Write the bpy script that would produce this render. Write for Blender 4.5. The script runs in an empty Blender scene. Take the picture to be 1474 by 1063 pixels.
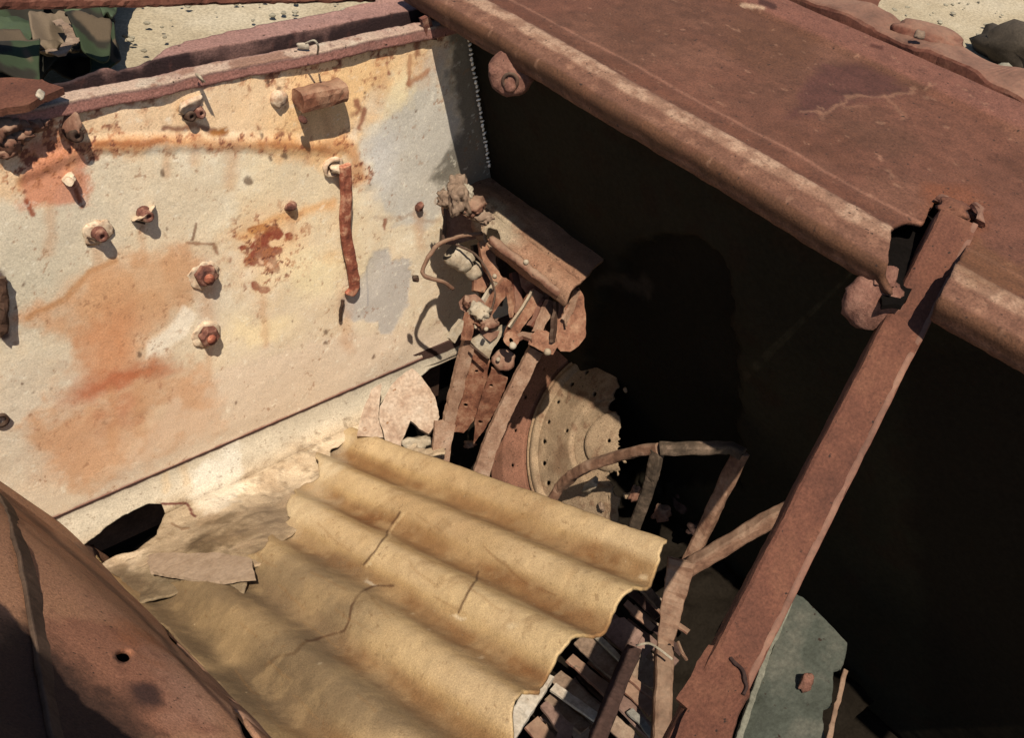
import bpy, bmesh, math, random
import numpy as np
from mathutils import Vector, Matrix
from mathutils.geometry import tessellate_polygon
random.seed(7)
sc = bpy.context.scene
COL = bpy.context.collection

# ---------------------------------------------------------------- camera, world, sun, exposure
F = 1408.0
AX = np.array([1956, -918, 1408.]); AX /= np.linalg.norm(AX)
AY = np.array([-1697, -1457, 1408.]); AY -= AX * (AX @ AY); AY /= np.linalg.norm(AY)
AZ = np.cross(AX, AY)
CZ = 1.95
cam = bpy.data.cameras.new('camera'); co = bpy.data.objects.new('camera', cam); COL.objects.link(co)
cam.sensor_width = 36; cam.lens = F / 1474 * 36; cam.clip_start = 0.02; cam.clip_end = 500
co.matrix_world = Matrix(((AX[0], -AX[1], -AX[2], 0), (AY[0], -AY[1], -AY[2], 0), (AZ[0], -AZ[1], -AZ[2], CZ), (0, 0, 0, 1)))
sc.camera = co
SD = Vector((.33, .45, -1)).normalized()
w = bpy.data.worlds.new("World"); sc.world = w; w.use_nodes = True
nt = w.node_tree; bg = nt.nodes['Background']
sky = nt.nodes.new('ShaderNodeTexSky'); sky.sky_type = 'NISHITA'; sky.sun_disc = False
sky.sun_elevation = math.asin(-SD.z); sky.sun_rotation = math.atan2(-SD.x, -SD.y)
nt.links.new(sky.outputs[0], bg.inputs[0]); bg.inputs[1].default_value = .05
sl = bpy.data.lights.new('sun', 'SUN'); sl.energy = 4.2; sl.angle = math.radians(.5); sl.color = (1, .84, .64)
so = bpy.data.objects.new('sun', sl); COL.objects.link(so); so.rotation_euler = SD.to_track_quat('-Z', 'Y').to_euler(); so.location = (0, 0, 6)
sc.view_settings.view_transform = 'Standard'; sc.view_settings.look = 'None'
sc.view_settings.exposure = .88; sc.view_settings.gamma = 1

# ---------------------------------------------------------------- numbers
def ray(px, py):
    d = np.stack([np.asarray(px, float) - 737, np.asarray(py, float) - 531.5, np.full(np.shape(px), F)], -1)
    d /= np.linalg.norm(d, axis=-1, keepdims=True)
    return np.stack([d @ AX, d @ AY, d @ AZ], -1)
def P(px, py, z=None, y=None, x=None, d=None):
    """a point of the place seen at a photograph pixel, on a plane given in metres from the eye"""
    r = ray(px, py)
    t = d if d is not None else (z / r[2] if z is not None else (y / r[1] if y is not None else x / r[0]))
    return Vector((r[0] * t, r[1] * t, r[2] * t + CZ))
def px_of(p):
    p = np.asarray(p, float) - np.array([0, 0, CZ])
    c = p[..., 0:1] * AX + p[..., 1:2] * AY + p[..., 2:3] * AZ
    return c[..., 0] / c[..., 2] * F + 737, c[..., 1] / c[..., 2] * F + 531.5
def _h(i, j, k, s):
    n = (i.astype(np.int64) * 374761393 + j.astype(np.int64) * 668265263 + k.astype(np.int64) * 2147483647 + s * 974711) & 0xffffffff
    n = ((n ^ (n >> 13)) * 1274126177) & 0xffffffff
    return ((n ^ (n >> 16)) & 0xffff) / 65535.0
def noise(p, s=0):
    i = np.floor(p).astype(np.int64); f = p - i; f = f * f * f * (f * (f * 6 - 15) + 10)
    r = 0
    for a in (0, 1):
        for b in (0, 1):
            for c in (0, 1):
                r = r + _h(i[..., 0] + a, i[..., 1] + b, i[..., 2] + c, s) * np.abs(1 - a - f[..., 0]) * np.abs(1 - b - f[..., 1]) * np.abs(1 - c - f[..., 2])
    return r * 2 - 1
def fbm(p, sc_, o=4, s=0, g=.5):
    p = p * sc_; r = 0; a = 1; t = 0
    for k in range(o):
        r = r + a * noise(p + 17.3 * k, s + k); t += a; a *= g; p = p * 2.03
    return r / t
def ss(a, b, x):
    t = np.clip((x - a) / (b - a), 0, 1); return t * t * (3 - 2 * t)
def lin(c):
    c = np.array(c, float) / 255; return np.where(c < .04045, c / 12.92, ((c + .055) / 1.055) ** 2.4)
SUNC = np.array([1, .87, .70])
def wc(*c): return np.clip(lin(c) / (1.14 * SUNC), 0, .8)      # paint seen on upright sunlit steel
def hc(*c): return np.clip(lin(c) / (2.35 * SUNC), 0, .8)       # colour seen on level sunlit faces

# ---------------------------------------------------------------- objects
def tag(o, label=None, cat=None, group=None, kind=None):
    if label: o['label'] = label
    if cat: o['category'] = cat
    if group: o['group'] = group
    if kind: o['kind'] = kind
    return o
def empty(name, loc=(0, 0, 0), label=None, cat=None, group=None):
    o = bpy.data.objects.new(name, None); COL.objects.link(o); o.location = loc; o.empty_display_size = .05
    return tag(o, label, cat, group)
def link(name, me, mat, parent=None):
    o = bpy.data.objects.new(name, me); COL.objects.link(o)
    if mat and not me.materials: me.materials.append(mat)
    if parent:
        o.parent = parent
        m = Matrix.Identity(4) if parent.parent else Matrix.Translation(parent.location)   # meshes keep place coordinates
        o.matrix_parent_inverse = m.inverted()
    return o
def mesh(name, V, Fc, mat, parent=None, smooth=False, col=None):
    me = bpy.data.meshes.new(name)
    me.from_pydata([tuple(v) for v in V], [], Fc); me.update()
    if smooth: me.polygons.foreach_set('use_smooth', [True] * len(me.polygons))
    if col is not None: setcol(me, col)
    return link(name, me, mat, parent)
def setcol(me, c):
    a = me.color_attributes.new('paint', 'FLOAT_COLOR', 'POINT')
    a.data.foreach_set('color', np.concatenate([c, np.ones((len(c), 1))], 1).astype(np.float32).ravel())
def grid(name, pts, mat, parent=None, mask=None, col=None, thick=0):
    """pts (n, m, 3) -> mesh of quads; mask (n, m) True where the metal is"""
    n, m = pts.shape[:2]
    idx = np.arange(n * m).reshape(n, m)
    q = np.stack([idx[:-1, :-1], idx[1:, :-1], idx[1:, 1:], idx[:-1, 1:]], -1).reshape(-1, 4)
    if mask is not None:
        k = mask.ravel(); q = q[k[q].sum(1) >= 3]
        used = np.zeros(n * m, bool); used[q] = True
        re = np.cumsum(used) - 1; q = re[q]
        V = pts.reshape(-1, 3)[used]; C = None if col is None else col.reshape(-1, 3)[used]
    else:
        V = pts.reshape(-1, 3); C = None if col is None else col.reshape(-1, 3)
    if mask is not None:      # soften the stair steps of the cut edge
        V = V.copy(); e = np.sort(np.concatenate([q[:, [0, 1]], q[:, [1, 2]], q[:, [2, 3]], q[:, [3, 0]]]), 1)
        key = e[:, 0].astype(np.int64) * len(V) + e[:, 1]; u, cn = np.unique(key, return_counts=True); u = u[cn == 1]
        ea, eb = u // len(V), u % len(V); deg = np.bincount(np.concatenate([ea, eb]), minlength=len(V)); ok = deg == 2
        for _ in range(4):
            S = np.zeros_like(V); np.add.at(S, ea, V[eb]); np.add.at(S, eb, V[ea])
            V[ok] = V[ok] * .4 + S[ok] / 2 * .6
    me = bpy.data.meshes.new(name)
    me.vertices.add(len(V)); me.vertices.foreach_set('co', V.astype(np.float32).ravel())
    me.loops.add(len(q) * 4); me.loops.foreach_set('vertex_index', q.astype(np.int32).ravel())
    me.polygons.add(len(q)); me.polygons.foreach_set('loop_start', np.arange(0, len(q) * 4, 4, dtype=np.int32))
    me.polygons.foreach_set('use_smooth', np.ones(len(q), bool))
    me.update(calc_edges=True)
    if C is not None: setcol(me, C)
    o = link(name, me, mat, parent)
    if thick:
        md = o.modifiers.new('s', 'SOLIDIFY'); md.thickness = thick; md.offset = -1
    return o
def rrect(w, h, r=.2, flip=False):
    r = min(w, h) * r
    out = []
    for cx, cy, a0 in ((w / 2 - r, h / 2 - r, 0), (-w / 2 + r, h / 2 - r, 90), (-w / 2 + r, -h / 2 + r, 180), (w / 2 - r, -h / 2 + r, 270)):
        for a in (0, 45, 90):
            t = math.radians(a0 + a); out.append((cx + r * math.cos(t), cy + r * math.sin(t)))
    return out
def circ(r, n=14): return [(r * math.cos(2 * math.pi * i / n), r * math.sin(2 * math.pi * i / n)) for i in range(n)]
def angle_iron(w, h, t): return [(-w / 2, 0), (w / 2, 0), (w / 2, -h), (w / 2 - t, -h), (w / 2 - t, -t), (-w / 2, -t)]
def channel(w, h, t): return [(-w / 2, 0), (w / 2, 0), (w / 2, -h), (w / 2 - t, -h), (w / 2 - t, -t), (-w / 2 + t, -t), (-w / 2 + t, -h), (-w / 2, -h)]
def catmull(pts, k=8):
    pts = [Vector(p) for p in pts]; q = [pts[0] * 2 - pts[1]] + pts + [pts[-1] * 2 - pts[-2]]; out = []
    for i in range(1, len(q) - 2):
        a, b, c, d = q[i - 1:i + 3]
        for j in range(k):
            t = j / k
            out.append(.5 * ((2 * b) + (c - a) * t + (2 * a - 5 * b + 4 * c - d) * t * t + (3 * b - a - 3 * c + d) * t ** 3))
    return out + [pts[-1]]
def sweep(name, pts, prof, mat, parent=None, up=(0, 0, 1), seg=.008, jit=.0006, jsc=90, smooth=False, scale=None, big=.0, label=None, twist=0):
    """a profile (list of 2-D points) run along a path, with a little rust-eaten roughness"""
    pts = [Vector(p) for p in pts]
    d = [0]
    for a, b in zip(pts, pts[1:]): d.append(d[-1] + (b - a).length)
    res = []
    for i, (a, b) in enumerate(zip(pts, pts[1:])):
        n = max(1, int((b - a).length / seg))
        for j in range(n): res.append((a.lerp(b, j / n), d[i] + (d[i + 1] - d[i]) * j / n))
    res.append((pts[-1], d[-1]))
    up0 = Vector(up).normalized(); V = []; n = len(prof)
    for i, (p, s) in enumerate(res):
        a = res[max(0, i - 1)][0]; b = res[min(len(res) - 1, i + 1)][0]
        t = (b - a).normalized()
        # mitre: average directions handled by the neighbours
        x = t.cross(up0)
        if x.length < 1e-4: x = t.cross(Vector((1, .3, .2)))
        x.normalize(); u = x.cross(t)
        if twist:
            q = twist * s / d[-1]; x, u = x * math.cos(q) + u * math.sin(q), u * math.cos(q) - x * math.sin(q)
        k = scale(s / d[-1]) if scale else 1
        for (px, py) in prof: V.append(p + x * px * k + u * py * k)
    A = np.array([tuple(v) for v in V])
    if jit:
        A += np.stack([fbm(A, jsc, 3, 5), fbm(A, jsc, 3, 6), fbm(A, jsc, 3, 7)], -1) * jit * 2
    if big:
        A += np.stack([fbm(A, 14, 2, 8), fbm(A, 14, 2, 9), fbm(A, 14, 2, 10)], -1) * big
    Fc = []
    for i in range(len(res) - 1):
        for j in range(n):
            Fc.append((i * n + j, i * n + (j + 1) % n, (i + 1) * n + (j + 1) % n, (i + 1) * n + j))
    Fc.append(tuple(range(n))[::-1]); Fc.append(tuple((len(res) - 1) * n + j for j in range(n)))
    o = mesh(name, A, Fc, mat, parent, smooth)
    me = o.data
    bm = bmesh.new(); bm.from_mesh(me); bmesh.ops.recalc_face_normals(bm, faces=bm.faces); bm.to_mesh(me); bm.free()
    if label: o['label'] = label
    return o
def plate(name, outline, thick, mat, parent=None, holes=(), rag=.0012, step=.006, bend=0, label=None, seed=1):
    """a flat cut piece: outline in place coordinates, real thickness, ragged rim, holes"""
    O = [Vector(p) for p in outline]
    nrm = Vector((0, 0, 0))
    for i in range(len(O)): nrm += (O[i] - O[0]).cross(O[(i + 1) % len(O)] - O[0])
    nrm.normalize()
    if nrm.dot(Vector((0, 0, CZ)) - O[0]) < 0: nrm = -nrm
    def fine(L):
        out = []
        for i in range(len(L)):
            a, b = L[i], L[(i + 1) % len(L)]; k = max(1, int((b - a).length / step))
            for j in range(k): out.append(a.lerp(b, j / k))
        A = np.array([tuple(v) for v in out])
        A += np.stack([fbm(A, 60, 3, seed), fbm(A, 60, 3, seed + 3), fbm(A, 60, 3, seed + 6)], -1) * rag * 2.5
        return [Vector(a) for a in A]
    loops = [fine(O)] + [fine([Vector(p) for p in h]) for h in holes]
    Q = np.array([tuple(p) for p in loops[0]]); cc = Q.mean(0); n0 = np.linalg.svd(Q - cc)[2][2]; eye = np.array([0, 0, CZ])
    if abs(n0 @ (cc - eye)) / np.linalg.norm(cc - eye) > .25:      # true up the piece so that it is one flat sheet
        n0 = n0 if n0 @ (eye - cc) > 0 else -n0; nrm = Vector(n0)
        loops = [[Vector(eye + (np.array(tuple(p)) - eye) * ((cc - eye) @ n0 / ((np.array(tuple(p)) - eye) @ n0))) for p in l] for l in loops]
    flat = [p for l in loops for p in l]
    tris = tessellate_polygon(loops)
    V = flat + [p - nrm * thick for p in flat]; N = len(flat)
    Fc = [tuple(t) for t in tris] + [tuple(i + N for i in t)[::-1] for t in tris]
    k = 0
    for l in loops:
        m = len(l)
        for i in range(m): Fc.append((k + i, k + (i + 1) % m, N + k + (i + 1) % m, N + k + i))
        k += m
    if bend:
        V = [v + nrm * bend * float(fbm(np.array([tuple(v)]), 9, 2, seed)[0]) for v in V]
    o = mesh(name, V, Fc, mat, parent)
    bm = bmesh.new(); bm.from_mesh(o.data); bmesh.ops.recalc_face_normals(bm, faces=bm.faces); bm.to_mesh(o.data); bm.free()
    if label: o['label'] = label
    return o
def lump(name, loc, size, mat, parent=None, rough=.25, seed=0, sub=3, axes=None, sc_=1.6):
    """an irregular lump: a rounded block broken up by noise"""
    bm = bmesh.new(); bmesh.ops.create_icosphere(bm, subdivisions=sub, radius=1)
    A = np.array([tuple(v.co) for v in bm.verts])
    B = np.sign(A) * np.abs(A) ** .7; B /= np.maximum(1, np.abs(B).max(1, keepdims=True))
    k = 1 + rough * fbm(B + seed * 3.1, sc_, 3, seed) * 1.6
    B = B * k[:, None] * np.array(size) * .5
    M = axes if axes is not None else Matrix.Rotation(seed * 1.3, 3, 'Z') @ Matrix.Rotation(seed * .7, 3, 'X')
    for v, b in zip(bm.verts, B): v.co = M @ Vector(b) + Vector(loc)
    me = bpy.data.meshes.new(name); bm.to_mesh(me); bm.free()
    me.polygons.foreach_set('use_smooth', [True] * len(me.polygons))
    return link(name, me, mat, parent)
def lathe(name, base, axis, prof, mat, parent=None, n=24, hexa=False, jit=.0004, smooth=True, cap=True):
    """profile (radius, height) turned about an axis"""
    ax = Vector(axis).normalized(); t = ax.orthogonal().normalized(); b = ax.cross(t)
    if hexa: n = 6; smooth = False
    V = []
    for r, h in prof:
        for i in range(n):
            a = 2 * math.pi * i / n
            V.append(Vector(base) + ax * h + (t * math.cos(a) + b * math.sin(a)) * r)
    A = np.array([tuple(v) for v in V])
    if jit: A += np.stack([fbm(A, 120, 2, 5), fbm(A, 120, 2, 6), fbm(A, 120, 2, 7)], -1) * jit * 2
    Fc = []
    for i in range(len(prof) - 1):
        for j in range(n): Fc.append((i * n + j, i * n + (j + 1) % n, (i + 1) * n + (j + 1) % n, (i + 1) * n + j))
    if cap: Fc.append(tuple(range((len(prof) - 1) * n, len(prof) * n)))
    return mesh(name, A, Fc, mat, parent, smooth)

# ---------------------------------------------------------------- materials
def _n(nt, t, **k):
    n = nt.nodes.new(t)
    for a, b in k.items(): setattr(n, a, b)
    return n
def mat_proc(name, cols, scale=14, spec=.25, rough=.85, bump=.35, fine=160, attr=False, dust=None, dust_amt=.5, speck=.0, speck_col=(.02, .012, .01), vary=.28, detail=9, metal=0):
    """cols: list of (position, rgb) read by a noise; or the painted point colours with grain on top"""
    m = bpy.data.materials.new(name); m.use_nodes = True; nt = m.node_tree; L = nt.links.new
    b = nt.nodes['Principled BSDF']; b.inputs['Roughness'].default_value = rough; b.inputs['Metallic'].default_value = metal
    b.inputs['Specular IOR Level'].default_value = spec
    tc = _n(nt, 'ShaderNodeTexCoord').outputs['Object']
    n1 = _n(nt, 'ShaderNodeTexNoise'); n1.inputs['Scale'].default_value = scale; n1.inputs['Detail'].default_value = detail; n1.inputs['Roughness'].default_value = .68; n1.inputs['Distortion'].default_value = .1
    L(tc, n1.inputs['Vector'])
    n2 = _n(nt, 'ShaderNodeTexNoise'); n2.inputs['Scale'].default_value = fine; n2.inputs['Detail'].default_value = 5; n2.inputs['Roughness'].default_value = .7
    L(tc, n2.inputs['Vector'])
    if attr:
        at = _n(nt, 'ShaderNodeAttribute', attribute_name='paint'); c = at.outputs['Color']
    else:
        r = _n(nt, 'ShaderNodeValToRGB'); L(n1.outputs['Fac'], r.inputs[0]); e = r.color_ramp.elements
        while len(e) < len(cols): e.new(.5)
        for i, (p, q) in enumerate(cols): e[i].position = p; e[i].color = (*q, 1)
        c = r.outputs[0]
    mr = _n(nt, 'ShaderNodeMapRange'); mr.inputs[1].default_value = .3; mr.inputs[2].default_value = .7; mr.inputs[3].default_value = 1 - vary; mr.inputs[4].default_value = 1 + vary
    L(n2.outputs['Fac'], mr.inputs[0])
    mx = _n(nt, 'ShaderNodeVectorMath', operation='SCALE'); L(c, mx.inputs[0]); L(mr.outputs[0], mx.inputs['Scale']); c = mx.outputs[0]
    if speck:
        n3 = _n(nt, 'ShaderNodeTexNoise'); n3.inputs['Scale'].default_value = fine * .45; n3.inputs['Detail'].default_value = 3
        L(tc, n3.inputs['Vector'])
        m3 = _n(nt, 'ShaderNodeMapRange'); m3.inputs[1].default_value = .70 - speck * .1; m3.inputs[2].default_value = .76 - speck * .1; L(n3.outputs['Fac'], m3.inputs[0])
        k = _n(nt, 'ShaderNodeMix', data_type='RGBA'); L(m3.outputs[0], k.inputs[0]); L(c, k.inputs[6]); k.inputs[7].default_value = (*speck_col, 1); c = k.outputs[2]
    if dust is not None:
        g = _n(nt, 'ShaderNodeNewGeometry'); sx = _n(nt, 'ShaderNodeSeparateXYZ'); L(g.outputs['Normal'], sx.inputs[0])
        a = _n(nt, 'ShaderNodeMath', operation='MULTIPLY_ADD'); L(n1.outputs['Fac'], a.inputs[0]); a.inputs[1].default_value = 1.2; L(sx.outputs[2], a.inputs[2])
        m4 = _n(nt, 'ShaderNodeMapRange'); m4.inputs[1].default_value = .9; m4.inputs[2].default_value = 1.7; m4.inputs[4].default_value = dust_amt; L(a.outputs[0], m4.inputs[0])
        k = _n(nt, 'ShaderNodeMix', data_type='RGBA'); L(m4.outputs[0], k.inputs[0]); L(c, k.inputs[6]); k.inputs[7].default_value = (*dust, 1); c = k.outputs[2]
    L(c, b.inputs['Base Color'])
    if bump:
        ad = _n(nt, 'ShaderNodeMath', operation='MULTIPLY_ADD'); L(n2.outputs['Fac'], ad.inputs[0]); ad.inputs[1].default_value = .45; L(n1.outputs['Fac'], ad.inputs[2])
        bp = _n(nt, 'ShaderNodeBump'); bp.inputs['Strength'].default_value = bump; bp.inputs['Distance'].default_value = .004
        L(ad.outputs[0], bp.inputs['Height']); L(bp.outputs[0], b.inputs['Normal'])
    return m
T = tuple
DUST = T(hc(196, 172, 140))
M = dict(
    panel=mat_proc('old_cream_paint', None, attr=True, scale=22, fine=420, bump=.35, rough=.72, vary=.24),
    dirt=mat_proc('dust_and_plaster', None, attr=True, scale=30, fine=360, bump=.6, rough=.95, vary=.3),
    sheet=mat_proc('fibre_cement', None, attr=True, scale=40, fine=520, bump=.55, rough=.92, vary=.34),
    roof=mat_proc('rusted_roof_plate', None, attr=True, scale=18, fine=330, bump=.6, rough=.82, vary=.42, speck=.3),
    dark=mat_proc('soot_dark_paint', [(.3, (.016, .015, .010)), (.6, (.022, .021, .015)), (.8, (.030, .024, .016))], scale=6, bump=.3, spec=.03),
    rust=mat_proc('rust_brown', [(.25, T(hc(88, 48, 36))), (.5, T(hc(138, 82, 62))), (.75, T(hc(168, 112, 84)))], scale=16, dust=DUST, dust_amt=.25),
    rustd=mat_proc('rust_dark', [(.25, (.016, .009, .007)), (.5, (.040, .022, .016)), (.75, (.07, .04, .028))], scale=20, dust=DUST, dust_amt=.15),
    leverr=mat_proc('lever_rust', [(.28, T(hc(84, 46, 34))), (.48, T(hc(156, 98, 70))), (.68, T(hc(208, 156, 118)))], scale=34, fine=300, dust=T(hc(196, 158, 122)), dust_amt=.45, bump=.3, speck=.3),
    ribl=mat_proc('lit_edge_rust', [(.3, T(hc(140, 98, 74))), (.5, T(hc(188, 144, 112))), (.7, T(hc(214, 176, 142)))], scale=30, fine=300, bump=.3, speck=.2),  # paler copy of the rust: light on the edges put into the colour
    rustw=mat_proc('rust_on_wall_parts', [(.3, T(hc(60, 36, 32) * 1.3)), (.5, T(hc(124, 76, 60) * 1.3)), (.7, T(hc(196, 150, 120) * 1.2))], scale=70, fine=260, speck=.1),
    rusto=mat_proc('rust_orange_pipe', [(.3, T(wc(84, 42, 34))), (.5, T(wc(140, 78, 56))), (.7, T(wc(205, 155, 118)))], scale=45, fine=240),
    strut=mat_proc('rust_red_strut', [(.25, T(hc(84, 50, 38))), (.5, T(hc(122, 74, 54))), (.75, T(hc(150, 98, 70)))], scale=13, fine=300, vary=.36, bump=.55, speck=.2),
    tube=mat_proc('dusty_tube', [(.3, T(hc(110, 72, 52))), (.55, T(hc(156, 114, 86))), (.75, T(hc(184, 144, 114)))], scale=24, dust=DUST, dust_amt=.3),
    rib=mat_proc('dusty_rust', [(.25, T(hc(96, 60, 46))), (.5, T(hc(150, 102, 78))), (.75, T(hc(190, 148, 116)))], scale=24, dust=T(hc(205, 172, 138)), dust_amt=.45, speck=.3),
    cream=mat_proc('old_cream_metal', [(.3, T(hc(168, 140, 108))), (.5, T(hc(206, 182, 148))), (.7, T(hc(226, 208, 178)))], scale=22, dust=T(hc(214, 192, 158)), dust_amt=.3, speck=.35, speck_col=(.06, .035, .02)),
    washer=mat_proc('cream_washer_paint', [(.3, T(wc(150, 108, 78))), (.5, T(wc(188, 160, 128))), (.7, T(wc(206, 184, 150)))], scale=60),
    sand=mat_proc('pale_sand', [(.3, T(hc(176, 152, 116))), (.5, T(hc(206, 184, 146))), (.7, T(hc(222, 202, 166)))], scale=3, fine=150, bump=.9, vary=.34, rough=1),
    green=mat_proc('grey_green_paint', [(.3, T(hc(66, 68, 56))), (.5, T(hc(92, 94, 80))), (.7, T(hc(126, 120, 102)))], scale=11, speck=.2, bump=.2),
    cloth=mat_proc('camouflage_cloth', [(.36, T(hc(66, 62, 46))), (.45, T(hc(120, 98, 72))), (.52, T(hc(74, 92, 60))), (.62, T(hc(104, 122, 84)))], scale=5, fine=300, bump=.1, vary=.1, detail=2),
    grey=mat_proc('grey_board', [(.3, T(hc(126, 100, 78))), (.5, T(hc(160, 130, 104))), (.7, T(hc(188, 160, 130)))], scale=26),
    pale=mat_proc('pale_wood', [(.3, T(hc(170, 150, 120))), (.6, T(hc(208, 190, 160)))], scale=26),
    bead_light=mat_proc('crack_light_pale', [(.3, (.6, .6, .52)), (.6, (.85, .85, .78))], scale=90, bump=.2),  # pale colour painting light that shows through the corner crack
    black=mat_proc('black_void_shade', [(.3, (.002, .002, .002)), (.7, (.006, .005, .005))], scale=9, spec=.03),  # black standing in for unlit depth
)
M.update(
    darkp=mat_proc('dark_side_paint', None, attr=True, scale=10, fine=120, bump=.3, vary=.2, spec=.03),
    green2=mat_proc('pale_grey_green', [(.3, T(hc(120, 116, 96))), (.7, T(hc(160, 152, 128)))], scale=14),
    dark2=mat_proc('near_black', [(.3, (.006, .005, .004)), (.7, (.012, .010, .008))], scale=6, spec=.03),  # near-black base for the floor pan and pit bottom
    tubed=mat_proc('grimy_tube', [(.3, T(hc(60, 48, 38))), (.5, T(hc(96, 78, 60))), (.75, T(hc(160, 130, 104)))], scale=26),
    rustd2=mat_proc('dark_brown_steel', [(.3, T(hc(56, 36, 30))), (.6, T(hc(88, 62, 52))), (.8, T(hc(110, 84, 72)))], scale=20),
    pale2=mat_proc('bright_dusty_metal', [(.3, T(hc(190, 166, 140))), (.5, T(hc(222, 202, 174))), (.7, T(hc(236, 220, 196)))], scale=26, speck=.2, speck_col=(.14, .09, .06)),
    pale3=mat_proc('weathered_grey_strip', [(.3, T(hc(130, 122, 108))), (.6, T(hc(170, 160, 142)))], scale=26),
    rib2=mat_proc('pink_brown_dusty', [(.25, T(hc(120, 88, 74))), (.5, T(hc(150, 116, 98))), (.75, T(hc(176, 142, 120)))], scale=24, speck=.2),
    cream3=mat_proc('pinkish_cream', [(.3, T(hc(178, 138, 108))), (.5, T(hc(212, 180, 148))), (.7, T(hc(228, 202, 172)))], scale=20, speck=.2, speck_col=(.16, .09, .05)),
    grey2=mat_proc('pinkish_grey_board', [(.3, T(hc(178, 146, 114))), (.6, T(hc(208, 176, 142)))], scale=30, vary=.2),
    sand2=mat_proc('pale_stone', [(.3, T(hc(150, 134, 108))), (.6, T(hc(196, 182, 150)))], scale=9),
    char=mat_proc('blackish', [(.3, (.012, .010, .009)), (.6, (.05, .042, .034))], scale=5),  # plain near-black colour for the dark lump
    clothp=mat_proc('camouflage_print', None, attr=True, scale=30, fine=400, bump=.1, vary=.12),
)
# ---------------------------------------------------------------- stain painting (patches that belong to the surface, and some painted-in light and shade)
class Paint:
    def __init__(s, pts, base, s1=1):
        s.p = pts; s.x, s.y = px_of(pts)
        s.n1 = fbm(pts, 22, 5, 1); s.n2 = fbm(pts, 22, 5, 2); s.n3 = fbm(pts, 60, 5, 3, .6); s.n4 = fbm(pts, 160, 4, 4, .6); s.big = fbm(pts, 5, 4, 9)
        s.c = np.zeros(pts.shape) + np.array(base)
    def put(s, mask, col, k=1.0):
        mk = np.clip(mask * k, 0, 1)[..., None]; s.c = s.c * (1 - mk) + np.array(col) * mk
    def blob(s, cx, cy, rx, ry, ang=0, soft=.35, warp=12, fray=.25):
        x = s.x + s.n1 * warp * 2.4 - cx; y = s.y + s.n2 * warp * 2.4 - cy
        a = math.radians(ang); u = (x * math.cos(a) + y * math.sin(a)) / rx; v = (-x * math.sin(a) + y * math.cos(a)) / ry
        r = np.sqrt(u * u + v * v) + s.n3 * fray
        return 1 - ss(1 - soft, 1 + soft, r)
    def poly(s, pts, soft=4, warp=8, fray=3):
        x = s.x + s.n1 * warp * 2 ; y = s.y + s.n2 * warp * 2
        d = np.full(x.shape, 1e9); ins = np.zeros(x.shape, bool)
        for (x0, y0), (x1, y1) in zip(pts, pts[1:] + pts[:1]):
            ex, ey = x1 - x0, y1 - y0; t = np.clip(((x - x0) * ex + (y - y0) * ey) / (ex * ex + ey * ey), 0, 1)
            d = np.minimum(d, np.hypot(x - x0 - t * ex, y - y0 - t * ey))
            c = (y0 > y) != (y1 > y); xi = x0 + (y - y0) * ex / (ey if ey else 1e-9); ins ^= c & (x < xi)
        return ss(-soft, soft, np.where(ins, d, -d) + s.n3 * fray * 2)
    def line(s, pts, wd, soft=.5, warp=4, fray=.5):
        x = s.x + s.n1 * warp * 2; y = s.y + s.n2 * warp * 2; d = np.full(x.shape, 1e9)
        for (x0, y0), (x1, y1) in zip(pts, pts[1:]):
            ex, ey = x1 - x0, y1 - y0; t = np.clip(((x - x0) * ex + (y - y0) * ey) / (ex * ex + ey * ey), 0, 1)
            d = np.minimum(d, np.hypot(x - x0 - t * ex, y - y0 - t * ey))
        return 1 - ss(1 - soft, 1 + soft, d / wd + s.n3 * fray)
def inpoly(x, y, pts):
    ins = np.zeros(x.shape, bool)
    for (x0, y0), (x1, y1) in zip(pts, pts[1:] + pts[:1]):
        c = (y0 > y) != (y1 > y); ins ^= c & (x < x0 + (y - y0) * (x1 - x0) / ((y1 - y0) or 1e-9))
    return ins

# ================================================================ the armoured hull
YW = 1.25; ZT = -.628 + CZ; ZS = -1.3566 + CZ; ZR = -.614 + CZ; ZF = -1.5 + CZ
hull = empty('armoured_hull', (0.6, 0.6, 0), 'rusted open steel hull with cream painted inner wall and brown roof plates', 'armoured hull')

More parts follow.
